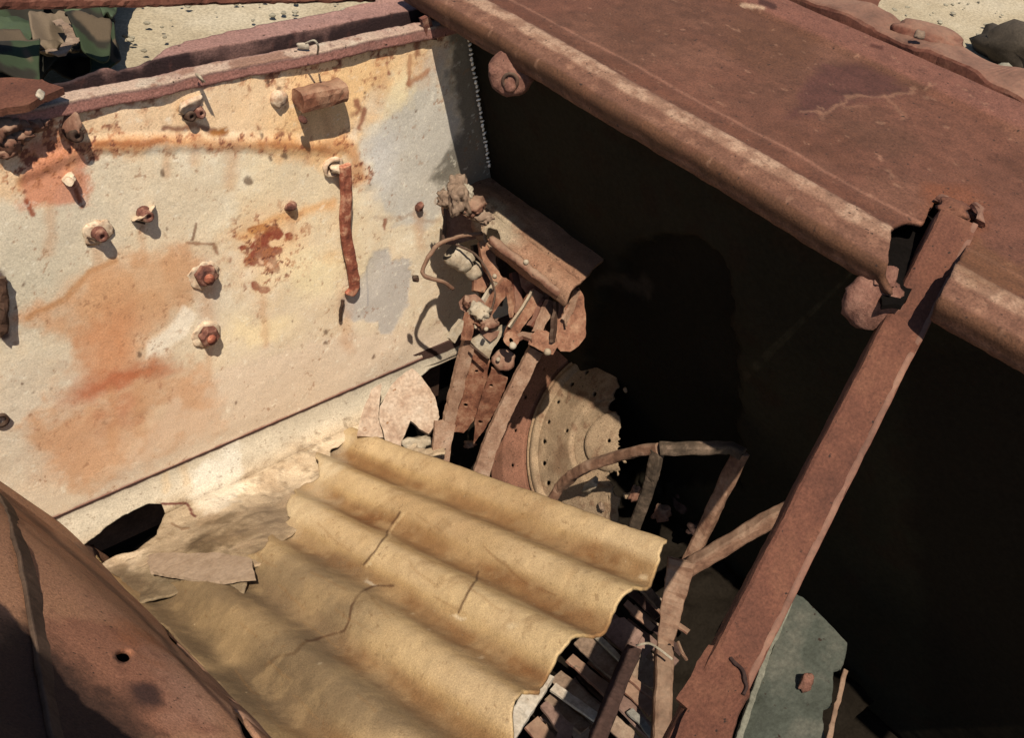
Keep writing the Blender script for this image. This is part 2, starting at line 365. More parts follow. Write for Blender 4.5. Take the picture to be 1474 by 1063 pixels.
# ---- front inner panel
def front_panel():
    xs = np.arange(-.16, 1.26, .0021); zs = np.arange(ZS, ZT + .001, .0021)
    Xg, Zg = np.meshgrid(xs, zs, indexing='ij')
    # ripple the lower edge a little
    pts = np.stack([Xg, np.full_like(Xg, YW), Zg], -1)
    p = Paint(pts, wc(226, 205, 168))
    b = p.big
    p.put(ss(-.1, .5, b), wc(240, 222, 184), .6)
    p.put(ss(-.05, .45, p.n1), wc(220, 188, 142), .45); p.put(ss(.1, .5, p.n2 + .3 * p.n3), wc(244, 230, 200), .5); p.put(ss(.05, .4, p.n3), wc(206, 172, 130), .28)
    p.put(p.poly([(350, 60), (640, 30), (650, 120), (560, 180), (520, 420), (400, 440), (340, 300)], 40, 14, 10), wc(236, 206, 156), .4)
    p.put(ss(.0, .5, fbm(pts, 8, 4, 31)), wc(222, 198, 160), .45)
    p.put(p.blob(60, 330, 120, 120, 0, .6), wc(204, 192, 164), .75); p.put(ss(-.1, .35, fbm(pts, 6, 5, 35, .6)), wc(206, 184, 150), .5); p.put(p.blob(20, 420, 90, 60, 0, .8), wc(186, 174, 146), .5)
    p.put(p.blob(60, 620, 110, 110, 0, .6), wc(206, 190, 164), .7)
    p.put(p.blob(560, 110, 60, 55, 0, .7), wc(236, 212, 160), .6)
    # warm stain along the top
    p.put(p.poly([(-60, 150), (620, 40), (640, 90), (560, 110), (500, 230), (430, 240), (330, 195), (230, 215), (130, 225), (60, 300), (-60, 260)], 16, 10, 8), wc(226, 176, 122), .55)
    p.put(p.poly([(420, 90), (560, 75), (540, 150), (480, 240), (400, 220), (410, 160)], 20, 10, 9), wc(232, 182, 120), .6)
    # lower pinkish grey band with a scalloped edge
    p.put(p.poly([(250, 560), (350, 518), (440, 500), (470, 485), (560, 478), (640, 470), (640, 600), (60, 780), (200, 640)], 10, 6, 5), wc(214, 190, 162), .75)
    p.put(ss(380, 720, p.y + p.x * .35 + p.n1 * 60) * ss(700, 300, p.x * 1.0 + 0) if False else ss(420, 800, p.y + p.x * .42 + p.n1 * 50), wc(206, 178, 146), .55)
    # big tan stain
    tan = p.poly([(20, 465), (95, 432), (128, 392), (165, 376), (240, 366), (275, 356), (292, 385), (288, 430), (262, 442), (232, 480), (205, 500), (235, 520), (290, 520), (308, 560), (315, 610), (220, 660), (130, 712), (100, 700), (60, 640), (30, 620), (75, 575), (105, 540), (100, 490), (70, 480)], 16, 12, 9)
    p.put(tan * (.55 + .6 * ss(-.35, .3, p.n1 + p.n2 * .5)), wc(198, 152, 112), .8)
    p.put(p.blob(200, 415, 95, 45, -20, .7), wc(204, 152, 104), .6)
    p.put(p.blob(155, 500, 40, 60, 30, .6), wc(196, 130, 84), .75)
    p.put(p.blob(165, 545, 68, 19, -20, .6), wc(176, 100, 64), .85)
    p.put(p.blob(210, 535, 40, 10, -8, .7), wc(176, 104, 66), .6)
    p.put(p.blob(170, 598, 30, 16, -30, .8, 12, .6), wc(178, 108, 72), .7)
    p.put(p.blob(120, 640, 70, 40, -30, .8), wc(200, 150, 110), .6)
    p.put(p.line([(40, 458), (95, 432), (130, 392), (168, 376)], 4, .8, 3), wc(176, 122, 74), .7)
    p.put(p.poly([(268, 440), (285, 452), (262, 490), (236, 512), (212, 512), (218, 490), (245, 470)], 5, 4, 3), wc(236, 218, 188), .85)
    p.put(p.blob(300, 445, 16, 60, 0, .4, 6), wc(212, 190, 160), .7)
    # grey blue bare patches
    g1 = p.poly([(610, 80), (640, 70), (664, 220), (650, 300), (610, 335), (570, 320), (548, 290), (535, 250), (538, 205), (565, 165), (590, 145), (600, 110)], 10, 9, 6)
    p.put(g1, wc(188, 178, 160), .85)
    p.put(p.blob(545, 225, 28, 60, 0, .8), wc(212, 202, 186), .7)
    g2 = p.poly([(494, 440), (505, 425), (522, 400), (538, 366), (556, 360), (566, 374), (592, 380), (598, 402), (584, 440), (566, 486), (546, 482), (545, 466), (494, 462)], 3, 5, 3)
    p.put(g2, wc(184, 172, 156), .9)
    p.put(p.line([(530, 385), (531, 440)], 1.2, .5, 1), wc(150, 142, 134), .6)
    p.put(p.poly([(655, -20), (646, 60), (652, 120), (664, 190), (640, 225), (628, 262), (650, 285), (720, 300), (760, -20)], 8, 7, 5), wc(96, 88, 74), .85)  # corner shade painted in as a dark ragged strip
    # rust bands
    top = px_of(np.stack([pts[..., 0], pts[..., 1], np.full_like(Xg, ZT)], -1))[1]
    dpt = p.y - top
    p.put(1 - ss(12, 22, dpt + p.n1 * 12 + p.n3 * 14), wc(144, 92, 72), .9)
    p.put(1 - ss(1, 5, dpt + p.n3 * 8), wc(104, 66, 56), .7)
    p.put(p.line([(30, 262), (90, 222), (140, 208), (250, 204), (330, 206), (420, 204), (505, 214), (520, 262)], 9, .8, 5, .8), wc(204, 140, 84), .75)
    p.put(p.line([(118, 206), (200, 206), (240, 203)], 4, .8, 3, .9), wc(158, 90, 48), .75)
    p.put(p.line([(370, 203), (400, 206), (470, 212)], 4, .8, 3, .9), wc(170, 106, 58), .6)
    p.put(p.poly([(35, 215), (70, 195), (125, 215), (132, 260), (120, 290), (95, 300), (60, 290), (25, 300)], 8, 8, 6), wc(196, 122, 88), .8)
    p.put(p.line([(105, 262), (112, 280), (118, 298)], 3.5, .5, 1, .4), wc(130, 66, 40), .9)
    p.put(p.line([(38, 290), (46, 308)], 4, .5, 1, .4), wc(140, 70, 44), .9)
    p.put(p.line([(235, 186), (262, 184), (280, 180), (320, 186)], 5.5, .5, 5, 1.), wc(120, 74, 54), .85)
    p.put(p.line([(305, 190), (322, 184)], 5, .6, 3, .8), wc(150, 92, 34), .8)
    p.put(p.blob(70, 200, 30, 12, -10, .8), wc(150, 100, 78), .7)
    # blistered rust burst
    hal = p.blob(382, 360, 46, 58, 20, .8); p.put(hal, wc(236, 180, 120), .55)
    for (cx, cy, r1, r2, an) in ((374, 372, 24, 20, 0), (380, 348, 13, 8, -40), (395, 336, 12, 9, 30), (372, 330, 16, 5, -15), (400, 362, 10, 8, 0), (392, 388, 10, 7, 20), (368, 412, 7, 6, 0), (382, 418, 9, 5, 10), (414, 340, 6, 6, 0), (350, 358, 6, 4, 0)):
        p.put(p.blob(cx, cy, r1, r2, an, .16, 2, .8), wc(138, 62, 42), .95)
    p.put(p.blob(378, 378, 5, 5, 0, .3, 1, .3), wc(232, 180, 140), .9)
    p.put(p.blob(388, 384, 6, 3, 40, .3, 1, .3), wc(232, 180, 140), .8)
    p.put(p.line([(352, 344), (400, 318), (440, 302), (482, 296)], 7, .9, 5, .7), wc(224, 160, 92), .65)
    p.put(p.blob(478, 370, 16, 14, 0, .7, 6, .8), wc(206, 150, 92), .6)
    p.put(p.blob(450, 390, 60, 30, -10, .9), wc(238, 214, 164), .7)
    p.put(p.blob(370, 475, 50, 18, -10, .9), wc(240, 212, 158), .6)
    p.put(p.line([(282, 322), (277, 345)], 2, .5, 1, .6), wc(120, 84, 60), .8)
    p.put(p.line([(270, 350), (308, 352), (312, 366)], 2.2, .6, 3, .8), wc(140, 96, 66), .8)
    # runs of rust below the fixings
    for i, (cx, cy, ln) in enumerate(((206, 318, 60), (140, 346, 70), (298, 410, 46), (300, 492, 60), (104, 200, 40), (278, 180, 50), (418, 304, 40), (604, 304, 50), (498, 430, 70), (440, 172, 60), (470, 170, 44), (330, 206, 60), (240, 206, 44), (70, 300, 60), (548, 90, 60), (380, 430, 70), (160, 560, 80), (200, 560, 60))):
        p.put(p.line([(cx, cy), (cx + 2, cy + ln * .5), (cx + 1, cy + ln)], 5 + i % 3 * 2, .95, 4, .8), wc(192, 140, 96), .42)
    p.put(p.line([(545, 318), (600, 312), (636, 318)], 3, .8, 6, .8), wc(170, 140, 112), .5)
    # flaked and pitted rust, crisp, where the paint has failed
    ch = fbm(pts, 95, 5, 36, .62); ch2 = fbm(pts, 190, 4, 37, .6)
    z1 = p.line([(-20, 268), (90, 220), (140, 207), (250, 203), (420, 204), (505, 214), (525, 262)], 20, .9, 8, .6)
    z2 = p.blob(383, 362, 52, 66, 20, .9, 10, .4); z3 = p.blob(75, 235, 70, 60, 0, .8, 12, .5); z4 = p.blob(455, 105, 110, 46, -12, .8, 12, .5)
    z5 = (1 - ss(14, 44, dpt + p.n1 * 14)); z6 = p.blob(165, 560, 120, 60, -25, .9, 14, .6); z7 = p.blob(60, 190, 90, 34, -10, .8, 10, .5); z8 = p.blob(590, 100, 50, 40, 0, .9, 10, .6)
    zz = np.clip(z1 * .9 + z2 * 1.1 + z3 * .7 + z4 * .6 + z5 * .7 + z6 * .4 + z7 * .8 + z8 * .4, 0, 1.3)
    p.put(ss(.30, .36, ch + zz * .26 - .06), wc(176, 112, 72), .75 * np.clip(zz, 0, 1))
    p.put(ss(.34, .40, ch2 * .6 + ch * .6 + zz * .22 - .08), wc(112, 62, 46), .9 * np.clip(zz, 0, 1))
    p.put(ss(.36, .44, -ch + zz * .1), wc(240, 226, 196), .4 * (1 - np.clip(zz, 0, 1)) * (1 - tan))
    # odd rust marks
    for L, wd in (([(513, 146), (518, 158), (512, 164)], 5), ([(526, 158), (520, 176), (517, 186)], 3.2), ([(592, 82), (590, 122)], 3), ([(590, 121), (604, 112), (618, 104)], 4.5), ([(556, 92), (558, 106)], 2), ([(601, 60), (603, 78)], 4), ([(556, 318), (556, 332)], 2.2)):
        p.put(p.line(L, wd * .95, .7, 3, 1.3), wc(140, 84, 60), .85)
    p.put(p.blob(598, 96, 30, 22, 0, .9), wc(220, 170, 118), .5)
    for (cx, cy, r) in ((407, 220, 4), (388, 226, 3), (354, 264, 4), (234, 249, 3), (213, 256, 2), (377, 258, 2), (34, 412, 3.2), (25, 442, 3), (33, 426, 2), (50, 565, 4), (75, 558, 3), (34, 553, 2), (474, 476, 4), (472, 498, 4), (538, 514, 3), (534, 268, 2), (520, 455, 2), (595, 165, 2.5), (530, 135, 2.5), (240, 330, 2), (336, 580, 2), (202, 504, 3), (224, 503, 2.5), (400, 132, 3), (375, 190, 4), (381, 119, 2), (421, 465, 2)):
        p.put(p.blob(cx, cy, r * .9, r * 1.2, 20, .5, 5, 1.5), wc(104, 78, 58), .8)
    p.put(ss(.56, .62, p.n4 + p.n1 * .5), wc(150, 106, 74), .6)
    p.put(ss(.55, .70, fbm(pts, 70, 3, 33)), wc(150, 112, 80), .45)
    # left end: darker rust and grime near the edge
    p.put(p.line([(-4, 395), (2, 440), (5, 480)], 8, .5, 3, .7), wc(80, 60, 56), .9)
    # bottom rusted edge
    bot = px_of(np.stack([pts[..., 0], pts[..., 1], np.full_like(Xg, ZS)], -1))[1]
    p.put((1 - ss(0, 3.5, bot - p.y + p.n3 * 2)) * (p.x < 610), wc(150, 96, 80), .9)
    # relief: soft dents, the swage under the rust band, lifted paint
    dy = fbm(pts, 3.2, 3, 40) * .006 + fbm(pts, 14, 3, 41) * .0012 + p.n4 * .00022
    dy -= p.line([(30, 250), (140, 209), (330, 203), (505, 210), (530, 262)], 10, .9, 2, .1) * .003
    dy += (g2 + g1 * .6) * .0006 - tan * .0003
    lo = 1 - ss(0, .05, Zg - ZS)
    dy *= (1 - lo * .9)
    dy += .002 * ss(-1.05, -1.35, 0) 
    pts[..., 1] += dy
    m = (Xg < 1.075 - .287 * (Zg - (CZ - .663)) + .03)
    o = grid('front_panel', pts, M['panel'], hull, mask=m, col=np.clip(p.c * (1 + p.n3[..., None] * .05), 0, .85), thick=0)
    return o
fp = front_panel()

# ---- lower wall running out into dust over the floor (solid ledge under the seam)
HOLE = [(108, 792), (140, 768), (178, 742), (212, 725), (232, 726), (236, 745), (226, 772), (196, 796), (172, 800), (150, 812), (138, 822)]
def lower_wall():
    xs = np.arange(.05, 1.32, .0026); ts = np.arange(0, 1.0, .0036)
    Xg, T_ = np.meshgrid(xs, ts, indexing='ij')
    n = np.array([[x, 0, 0] for x in [0]])
    zdrop = .10
    yy_ = YW - .020 - (T_ - .25) * .95
    z = np.where(T_ < .25, ZS + .02 - T_ / .25 * (zdrop + .02), ZS - zdrop + np.clip(1.225 - yy_, 0, 1) * .525 + .001 * ss(.25, .40, T_) - .020 * ss(.45, .62, Xg) * ss(.25, .34, T_))
    y = np.where(T_ < .25, YW + .0042 - ss(.05, .25, T_) * .024, YW - .020 - (T_ - .25) * .95)
    # soften the corner
    k = np.exp(-((T_ - .25) / .06) ** 2); z = z + k * .014; y = y - k * .004
    y = y - .0035 * ss(1.0, 1.05, Xg) * (T_ < .1)
    pts = np.stack([Xg, y, z], -1)
    q = Paint(pts, wc(224, 206, 176))
    amt = ss(.12, .3, T_)
    rough = fbm(pts, 12, 4, 50) * .012 + np.abs(fbm(pts, 34, 4, 51)) * .004
    pts = pts + np.stack([0 * rough, -rough * .5 * amt * (T_ < .4), rough * amt], -1)
    pts[..., 1] += fbm(pts, 7, 3, 52) * .006 * ss(.05, .15, T_)
    p = Paint(pts, wc(222, 202, 170) * .66)
    flat = ss(.13, .27, T_)
    p.put(flat, hc(205, 178, 142) * 1.1, 1)
    p.put(flat * (1 - ss(.34, .50, T_ + p.n1 * .12)), np.minimum(hc(228, 204, 170) * 1.3, .8), .9)
    p.put(ss(.05, .3, p.n3 + p.n1 * .5) * flat * (1 - ss(.4, .6, T_)), hc(176, 160, 136) * 1.1, .6)
    p.put(ss(.05, .5, p.n2) * ss(.06, .12, T_), wc(196, 178, 150), .5); p.put(ss(.15, .4, p.n3 + p.n1 * .3) * ss(.1, .2, T_), hc(150, 124, 92), .5)
    p.put(flat * ss(-.2, .3, p.big), hc(182, 156, 120), .7)
    p.put(ss(.05, .4, p.n1) * ss(.1, .25, T_), hc(186, 158, 124) * 1.3, .6)
    p.put(p.poly([(270, 690), (320, 640), (350, 640), (345, 720), (300, 740), (275, 730)], 8, 8, 6), wc(206, 196, 176), .5)
    p.put(p.blob(330, 770, 50, 20, -15, .8, 14, .8), hc(120, 96, 66), .75)
    p.put(p.blob(300, 790, 24, 14, 0, .7, 10, .8), hc(96, 76, 50), .7)
    p.put(p.blob(390, 745, 36, 24, -40, .8, 14, .8), hc(150, 128, 104), .6)
    p.put(p.line([(236, 640), (240, 680), (236, 700)], 6, .8, 5, .8), wc(196, 168, 130), .6)
    p.put(p.line([(265, 650), (266, 700)], 5, .8, 5, .8), wc(190, 160, 122), .5)
    p.put(p.poly([(100, 830), (200, 820), (330, 830), (420, 880), (420, 1063), (200, 1063)], 14, 10, 8), hc(140, 120, 90), .8)
    p.put(p.blob(190, 840, 40, 14, 30, .7, 10, .8), hc(96, 72, 48), .6)
    # faint stencil-like stain on the left, cracks round the hole
    p.put(p.line([(232, 725), (266, 725), (282, 746), (276, 742)], 1.8, .4, 2, .5), wc(90, 50, 40), .95)
    p.put(p.line([(248, 757), (262, 766), (272, 765)], 1.6, .5, 2, .5), wc(110, 84, 60), .8)
    p.put(ss(.46, .56, p.n4 + p.n3 * .4), hc(140, 110, 80), .5)
    right = ss(1.0, 1.1, Xg)
    p.put(1 - ss(.054, .060, T_ + p.n3 * .005), wc(58, 34, 28), .97)
    p.put(right * ss(.04, .12, T_), hc(150, 118, 90), .7)
    x, y_ = px_of(pts)
    m = ~inpoly(x + p.n3 * 3, y_ + p.n1 * 3, HOLE)
    m &= ~((Xg + p.n1 * .02 > .77 + (1.18 - pts[..., 1]) * .52 + .02 + .18 * (1 - ss(.1, .2, T_)) + .10 * ss(1.13, 1.19, pts[..., 1]) + p.n2 * .05) & (T_ > .12)); m &= (T_ < .26) | inpoly(x + p.n1 * 8, y_ + p.n2 * 8, [(-50, 500), (640, 480), (640, 655), (600, 662), (505, 634), (478, 650), (474, 700), (430, 737), (432, 767), (405, 782), (392, 810), (362, 820), (352, 858), (262, 856), (200, 874), (140, 850)])
    m &= Xg > .166 + .46 * (-1.238 - (pts[..., 2] - CZ)) - .02
    return grid('lower_wall', pts, M['dirt'], hull, mask=m, col=np.clip(p.c * (1 + flat[..., None] * (np.array([1.06, 1.0, .93]) - 1)) * (1 + p.n3[..., None] * .14), 0, .82), thick=.004)
lower_wall()

# ---- left sloping side plate
def lw_x(y, z): return .166 + .46 * (-1.238 - z) + .235 * np.maximum(1.2 - y, 0) * ss(.75, 1.05, -z)
def left_wall():
    s = np.arange(-.50, 1.2505, .0035); t = np.arange(-.66, -1.53, -.0035)
    Yg, Zg = np.meshgrid(s, t, indexing='ij')
    Xg = lw_x(Yg, Zg)
    pts = np.stack([Xg, Yg, Zg + CZ], -1)
    p = Paint(pts, hc(134, 94, 66) * 2.6)
    k = 2.3
    p.put(ss(-.2, .4, p.big), hc(140, 98, 72) * k, .7)
    p.put(p.poly([(60, 900), (130, 895), (170, 915), (235, 950), (300, 1063), (60, 1080), (-80, 1000)], 9, 7, 6), hc(118, 74, 54) * k, .75)
    p.put(p.blob(205, 930, 50, 12, 30, .8), hc(130, 76, 44) * k, .7)
    p.put(p.blob(260, 1000, 30, 60, -30, .8), hc(150, 110, 86) * k, .6)
    p.put(ss(.30, .5, p.n3 + p.n1 * .4), hc(96, 60, 44) * k, .45)
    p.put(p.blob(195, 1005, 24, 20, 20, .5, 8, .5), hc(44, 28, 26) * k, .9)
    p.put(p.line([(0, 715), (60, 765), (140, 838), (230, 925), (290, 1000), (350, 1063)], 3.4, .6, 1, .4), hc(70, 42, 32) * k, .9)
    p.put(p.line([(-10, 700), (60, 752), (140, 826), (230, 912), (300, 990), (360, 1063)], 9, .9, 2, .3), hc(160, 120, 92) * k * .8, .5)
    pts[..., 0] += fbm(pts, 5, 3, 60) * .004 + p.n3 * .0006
    p.put(p.poly([(-80, 905), (40, 905), (96, 950), (150, 1000), (240, 1075), (240, 1200), (-80, 1200)], 24, 12, 8), hc(44, 30, 26), .85)  # shade painted in, darkening the plate's lower left
    x, y = px_of(pts)
    m = ~inpoly(x + p.n3 * 2, y + p.n1 * 2, [(165, 947), (176, 941), (186, 944), (184, 958), (172, 965), (164, 957)])
    m &= ~inpoly(x, y, [(228, 900), (240, 908), (262, 935), (294, 968), (268, 955), (240, 925)]) & ~inpoly(x, y, [(305, 978), (318, 995), (340, 1030), (372, 1075), (352, 1075), (328, 1020)])
    m &= Zg > -1.045 - .525 * (Yg - .443) - .05
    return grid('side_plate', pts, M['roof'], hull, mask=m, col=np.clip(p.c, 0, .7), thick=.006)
left_wall()
# bent strip folded along the foot of that plate, standing a few millimetres proud
def foot_strip():
    pts = []
    for y in np.linspace(1.246, .30, 380):
        row = []
        for dz, off in ((0, 0), (0, .003), (-.02, .0045), (-.05, .005), (-.07, .005), (-.09, .005)):
            z = -1.045 - .525 * (y - .443) + .075 + dz
            row.append((float(lw_x(y, z)) + off, y, z + CZ + off * .4))
        pts.append(row)
    pts = np.array(pts)
    pts += np.stack([fbm(pts, 8, 3, 61) * .002, 0 * pts[..., 0], fbm(pts, 12, 3, 62) * .002], -1)
    x, y = px_of(pts)
    m = ~inpoly(x, y, [(228, 900), (240, 908), (262, 935), (294, 968), (268, 955), (240, 925)]) & ~inpoly(x, y, [(305, 978), (318, 995), (340, 1030), (372, 1075), (352, 1075), (328, 1020)])
    return grid('foot_strip', pts, M['leftstrip'], hull, mask=m, thick=.003)
M['leftstrip'] = mat_proc('dusty_brown_strip', [(.3, T(hc(112, 80, 58) * 2.0)), (.5, T(hc(134, 98, 74) * 2.1)), (.75, T(hc(158, 120, 94) * 2.1))], scale=14)
foot_strip()
# unseen left roof plate added over it, edge shaped to shade the plate below
plate('left_shade_plate', [Vector((x, y, CZ - .60)) for x, y in ((-.70, -.6), (.12, -.6), (.12, .2), (.05, .32), (.01, .39), (-.012, .46), (-.022, .55), (-.045, .70), (-.06, .85), (-.06, 1.30), (-.70, 1.30))], .010, M['rust'], hull)
# upright stiffener on the side plate near the eye
def PL(x, y, off=.006):
    rr = ray(x, y); t = .9
    while t < 2.3:
        q = rr * t
        if q[0] > 0 and False: break
        f = float(lw_x(q[1], q[2])) - q[0]
        if t > .9 and f * f0 < 0: break
        f0 = f; t += .002
    return Vector((q[0] + off, q[1], q[2] + off * .5 + CZ))
sweep('stiffener', catmull([PL(-40, 690), PL(2, 730), PL(22, 790), PL(36, 850), PL(50, 925), PL(62, 1000), PL(80, 1090)], 8), rrect(.024, .006, .3), M['rustd'], hull, up=(.9, 0, .42), jit=.001, jsc=30)

# ---- dark right side wall with its recess
def right_wall():
    s = np.arange(-.5, 1.27, .006); t = np.arange(-.64, -1.68, -.006)
    Yg, Zg = np.meshgrid(s, t, indexing='ij')
    Xg = 1.06 + .287 * (-.663 - Zg)
    pts = np.stack([Xg, Yg, Zg + CZ], -1)
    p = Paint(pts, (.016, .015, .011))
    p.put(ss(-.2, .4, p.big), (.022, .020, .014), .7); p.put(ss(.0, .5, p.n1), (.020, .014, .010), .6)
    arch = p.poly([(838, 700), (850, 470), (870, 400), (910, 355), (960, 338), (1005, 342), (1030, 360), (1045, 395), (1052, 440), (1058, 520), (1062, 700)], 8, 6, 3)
    p.put(arch, (.008, .0075, .006), .8)  # recess shade painted in, darker inside the arch
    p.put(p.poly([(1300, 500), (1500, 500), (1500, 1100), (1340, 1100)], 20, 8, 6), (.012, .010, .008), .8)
    p.put(p.line([(868, 402), (905, 415), (920, 428)], 9, .9, 8, .9), (.05, .042, .034), .5)
    pts[..., 0] += fbm(pts, 4, 3, 70) * .004 + arch * .02 + p.n3 * .001
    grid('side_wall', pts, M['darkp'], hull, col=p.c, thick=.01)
right_wall()
# floor pan
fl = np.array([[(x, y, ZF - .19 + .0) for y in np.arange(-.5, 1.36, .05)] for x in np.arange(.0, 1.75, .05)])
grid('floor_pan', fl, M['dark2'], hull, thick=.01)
# back of the hole: added black sheet standing for the shade behind the wall
mesh('shade_backing', [(-.2, 1.32, .05), (1.6, 1.32, .05), (1.6, 1.32, 1.2), (-.2, 1.32, 1.2)], [(0, 1, 2, 3)], M['black'], hull)

# ---- roof plate on the right
def roof_right():
    prof = [(1.0320, -.6400), (1.0285, -.6400), (1.0225, -.6200), (1.0228, -.6175), (1.0240, -.6160), (1.060, -.6090), (1.066, -.6080), (1.080, -.6080), (1.088, -.6100), (1.098, -.6170), (1.115, -.6200), (1.15, -.6215), (1.17, -.6225), (1.3, -.6235), (1.45, -.623), (1.545, -.622), (1.552, -.617), (1.562, -.6135), (1.60, -.613), (1.64, -.613), (1.648, -.617), (1.651, -.63), (1.651, -.68), (1.70, -.682)]
    pr = [];
    for (a, b), (c, d) in zip(prof, prof[1:]):
        n = max(1, int(math.hypot(c - a, d - b) / .0032))
        for k in range(n): pr.append((a + (c - a) * k / n, b + (d - b) * k / n))
    pr.append(prof[-1]); pr = np.array(pr); RK = .94
    ys = np.arange(-.35, 1.32, .0036)
    pts = np.stack(np.broadcast_arrays(pr[None, :, 0] * RK, ys[:, None], pr[None, :, 1] * RK + CZ), -1).copy()
    p = Paint(pts, hc(132, 80, 62))
    xx = pts[..., 0] / RK
    p.put(ss(-.2, .4, p.big), hc(118, 74, 56), .8)
    p.put(ss(0, .5, fbm(pts, 9, 5, 80)), hc(144, 92, 72), .7)
    p.put(ss(.1, .6, fbm(pts * np.array([1, .3, 1]), 16, 5, 81)), hc(112, 66, 48), .6)
    # light painted on the bead: bright chamfer and crest, darker lower face
    bead_light = ss(1.024, 1.028, xx) * (1 - ss(1.058, 1.066, xx + p.n1 * .006)); p.put(bead_light, hc(146, 96, 76), .8); p.put(bead_light * ss(0, .4, p.n3 + p.n1 * .3), hc(168, 116, 92), .5)
    crest = ss(1.052, 1.062, xx + p.n1 * .006) * (1 - ss(1.080, 1.096, xx + p.n1 * .010)); p.put(crest, hc(190, 138, 112), .8); p.put(crest * ss(-.05, .3, p.n3 + p.n1 * .3), hc(214, 168, 140), .6)
    p.put((1 - ss(1.023, 1.028, xx + p.n1 * .004)), hc(112, 70, 48), .9)
    p.put(np.exp(-((xx + p.n1 * .006 - 1.153) / .004) ** 2), hc(190, 128, 104), .55)
    p.put(np.exp(-((xx + p.n1 * .008 - 1.12) / .02) ** 2), hc(122, 70, 50), .5)
    p.put(ss(1.552, 1.56, xx), hc(152, 94, 78), .8)
    # darker triangular stain and flaking crack
    p.put(p.poly([(1180, 100), (1240, 95), (1316, 132), (1260, 142), (1190, 168), (1130, 178), (1150, 140)], 9, 5, 5), hc(100, 56, 50), .75)
    p.put(p.poly([(1060, 40), (1180, 60), (1160, 110), (1080, 100), (1040, 70)], 16, 8, 8), hc(116, 72, 52), .7)
    p.put(p.line([(1150, 168), (1180, 170), (1220, 150), (1262, 142), (1320, 132)], 2.2, .8, 5, 1.2), hc(176, 122, 96), .6)
    for L in ([(1205, 152), (1212, 166), (1240, 158)], [(1270, 140), (1285, 158), (1300, 172)], [(1170, 165), (1180, 176)]):
        p.put(p.line(L, 3.0, .8, 5, 1.4), hc(168, 114, 90), .5)
    p.put(p.line([(1070, 10), (1085, 13), (1100, 18)], 2.6, .6, 2, .6), hc(214, 170, 140), .85)
    p.put(p.line([(1095, 8), (1112, 15)], 5, .5, 1, .4), hc(70, 34, 28), .85)
    p.put(p.line([(1253, 72), (1266, 75)], 3, .5, 1, .4), hc(90, 44, 34), .8)
    p.put(p.blob(1262, 228, 10, 3, 20, .6), hc(190, 130, 104), .7)
    p.put(ss(.42, .56, p.n4 + .3 * p.n1), hc(84, 46, 34), .5)
    p.put(ss(.5, .62, fbm(pts, 70, 3, 84)), hc(196, 140, 112), .4)
    # fresh orange rust where the strut is welded on
    p.put(p.blob(1372, 310, 46, 40, 0, .6, 10, .6), hc(156, 86, 56), .7)
    p.put(p.poly([(1360, 380), (1400, 350), (1474, 400), (1474, 440), (1400, 420)], 14, 8, 6), hc(132, 84, 54), .6)
    flake = p.line([(1150, 170), (1220, 152), (1320, 132)], 5, .6, 3, .8)
    pts[..., 2] += fbm(pts, 3, 2, 85) * .004 + fbm(pts, 18, 3, 86) * .0012 + p.n3 * .0007 + flake * .0004
    inner = 1 - ss(1.02, 1.05, xx)
    pts[..., 0] += inner * (fbm(pts * np.array([0, 1, 0]), 20, 4, 87) * .0022 + fbm(pts, 5, 2, 88) * .0015)
    pts[..., 2] += inner * fbm(pts * np.array([0, 1, 0]), 30, 4, 89) * .0016 + ss(1.0, 1.03, xx) * (1 - ss(1.09, 1.12, xx)) * (p.n1 * .0009 + p.n3 * .0006)
    x, y = px_of(pts)
    HK = [(1279, 350), (1281, 335), (1296, 326), (1312, 322), (1326, 330), (1345, 292), (1398, 318), (1404, 326), (1345, 440), (1310, 520), (1230, 520), (1288, 420), (1275, 398)]
    m = ~inpoly(x + p.n3 * 4, y + p.n1 * 3, HK)
    for hole in ([(1388, 305), (1393, 306), (1392, 316), (1386, 314)], [(1401, 308), (1408, 305), (1411, 314), (1403, 316)]):
        m &= ~inpoly(x + p.n3, y + p.n1, hole)
    # corner cut at the far end
        return grid('roof_plate', pts, M['roof'], hull, mask=m, col=np.clip(p.c * np.array([.90, .96, .86]) * (1 + p.n3[..., None] * .35), 0, .6), thick=.007)
roof_right()
# shallow weld lip round the torn end of the strut on the plate
sweep('weld_lip', [P(1352, 286, z=-.574), P(1366, 296, z=-.573), P(1380, 302, z=-.573), P(1388, 318, z=-.574)], rrect(.012, .010, .4), M['rust'], hull, jit=.003, jsc=70)
sweep('weld_lip', [P(1402, 296, z=-.574), P(1410, 306, z=-.573), P(1411, 322, z=-.573)], rrect(.008, .010, .4), M['rust'], hull, jit=.003, jsc=70)
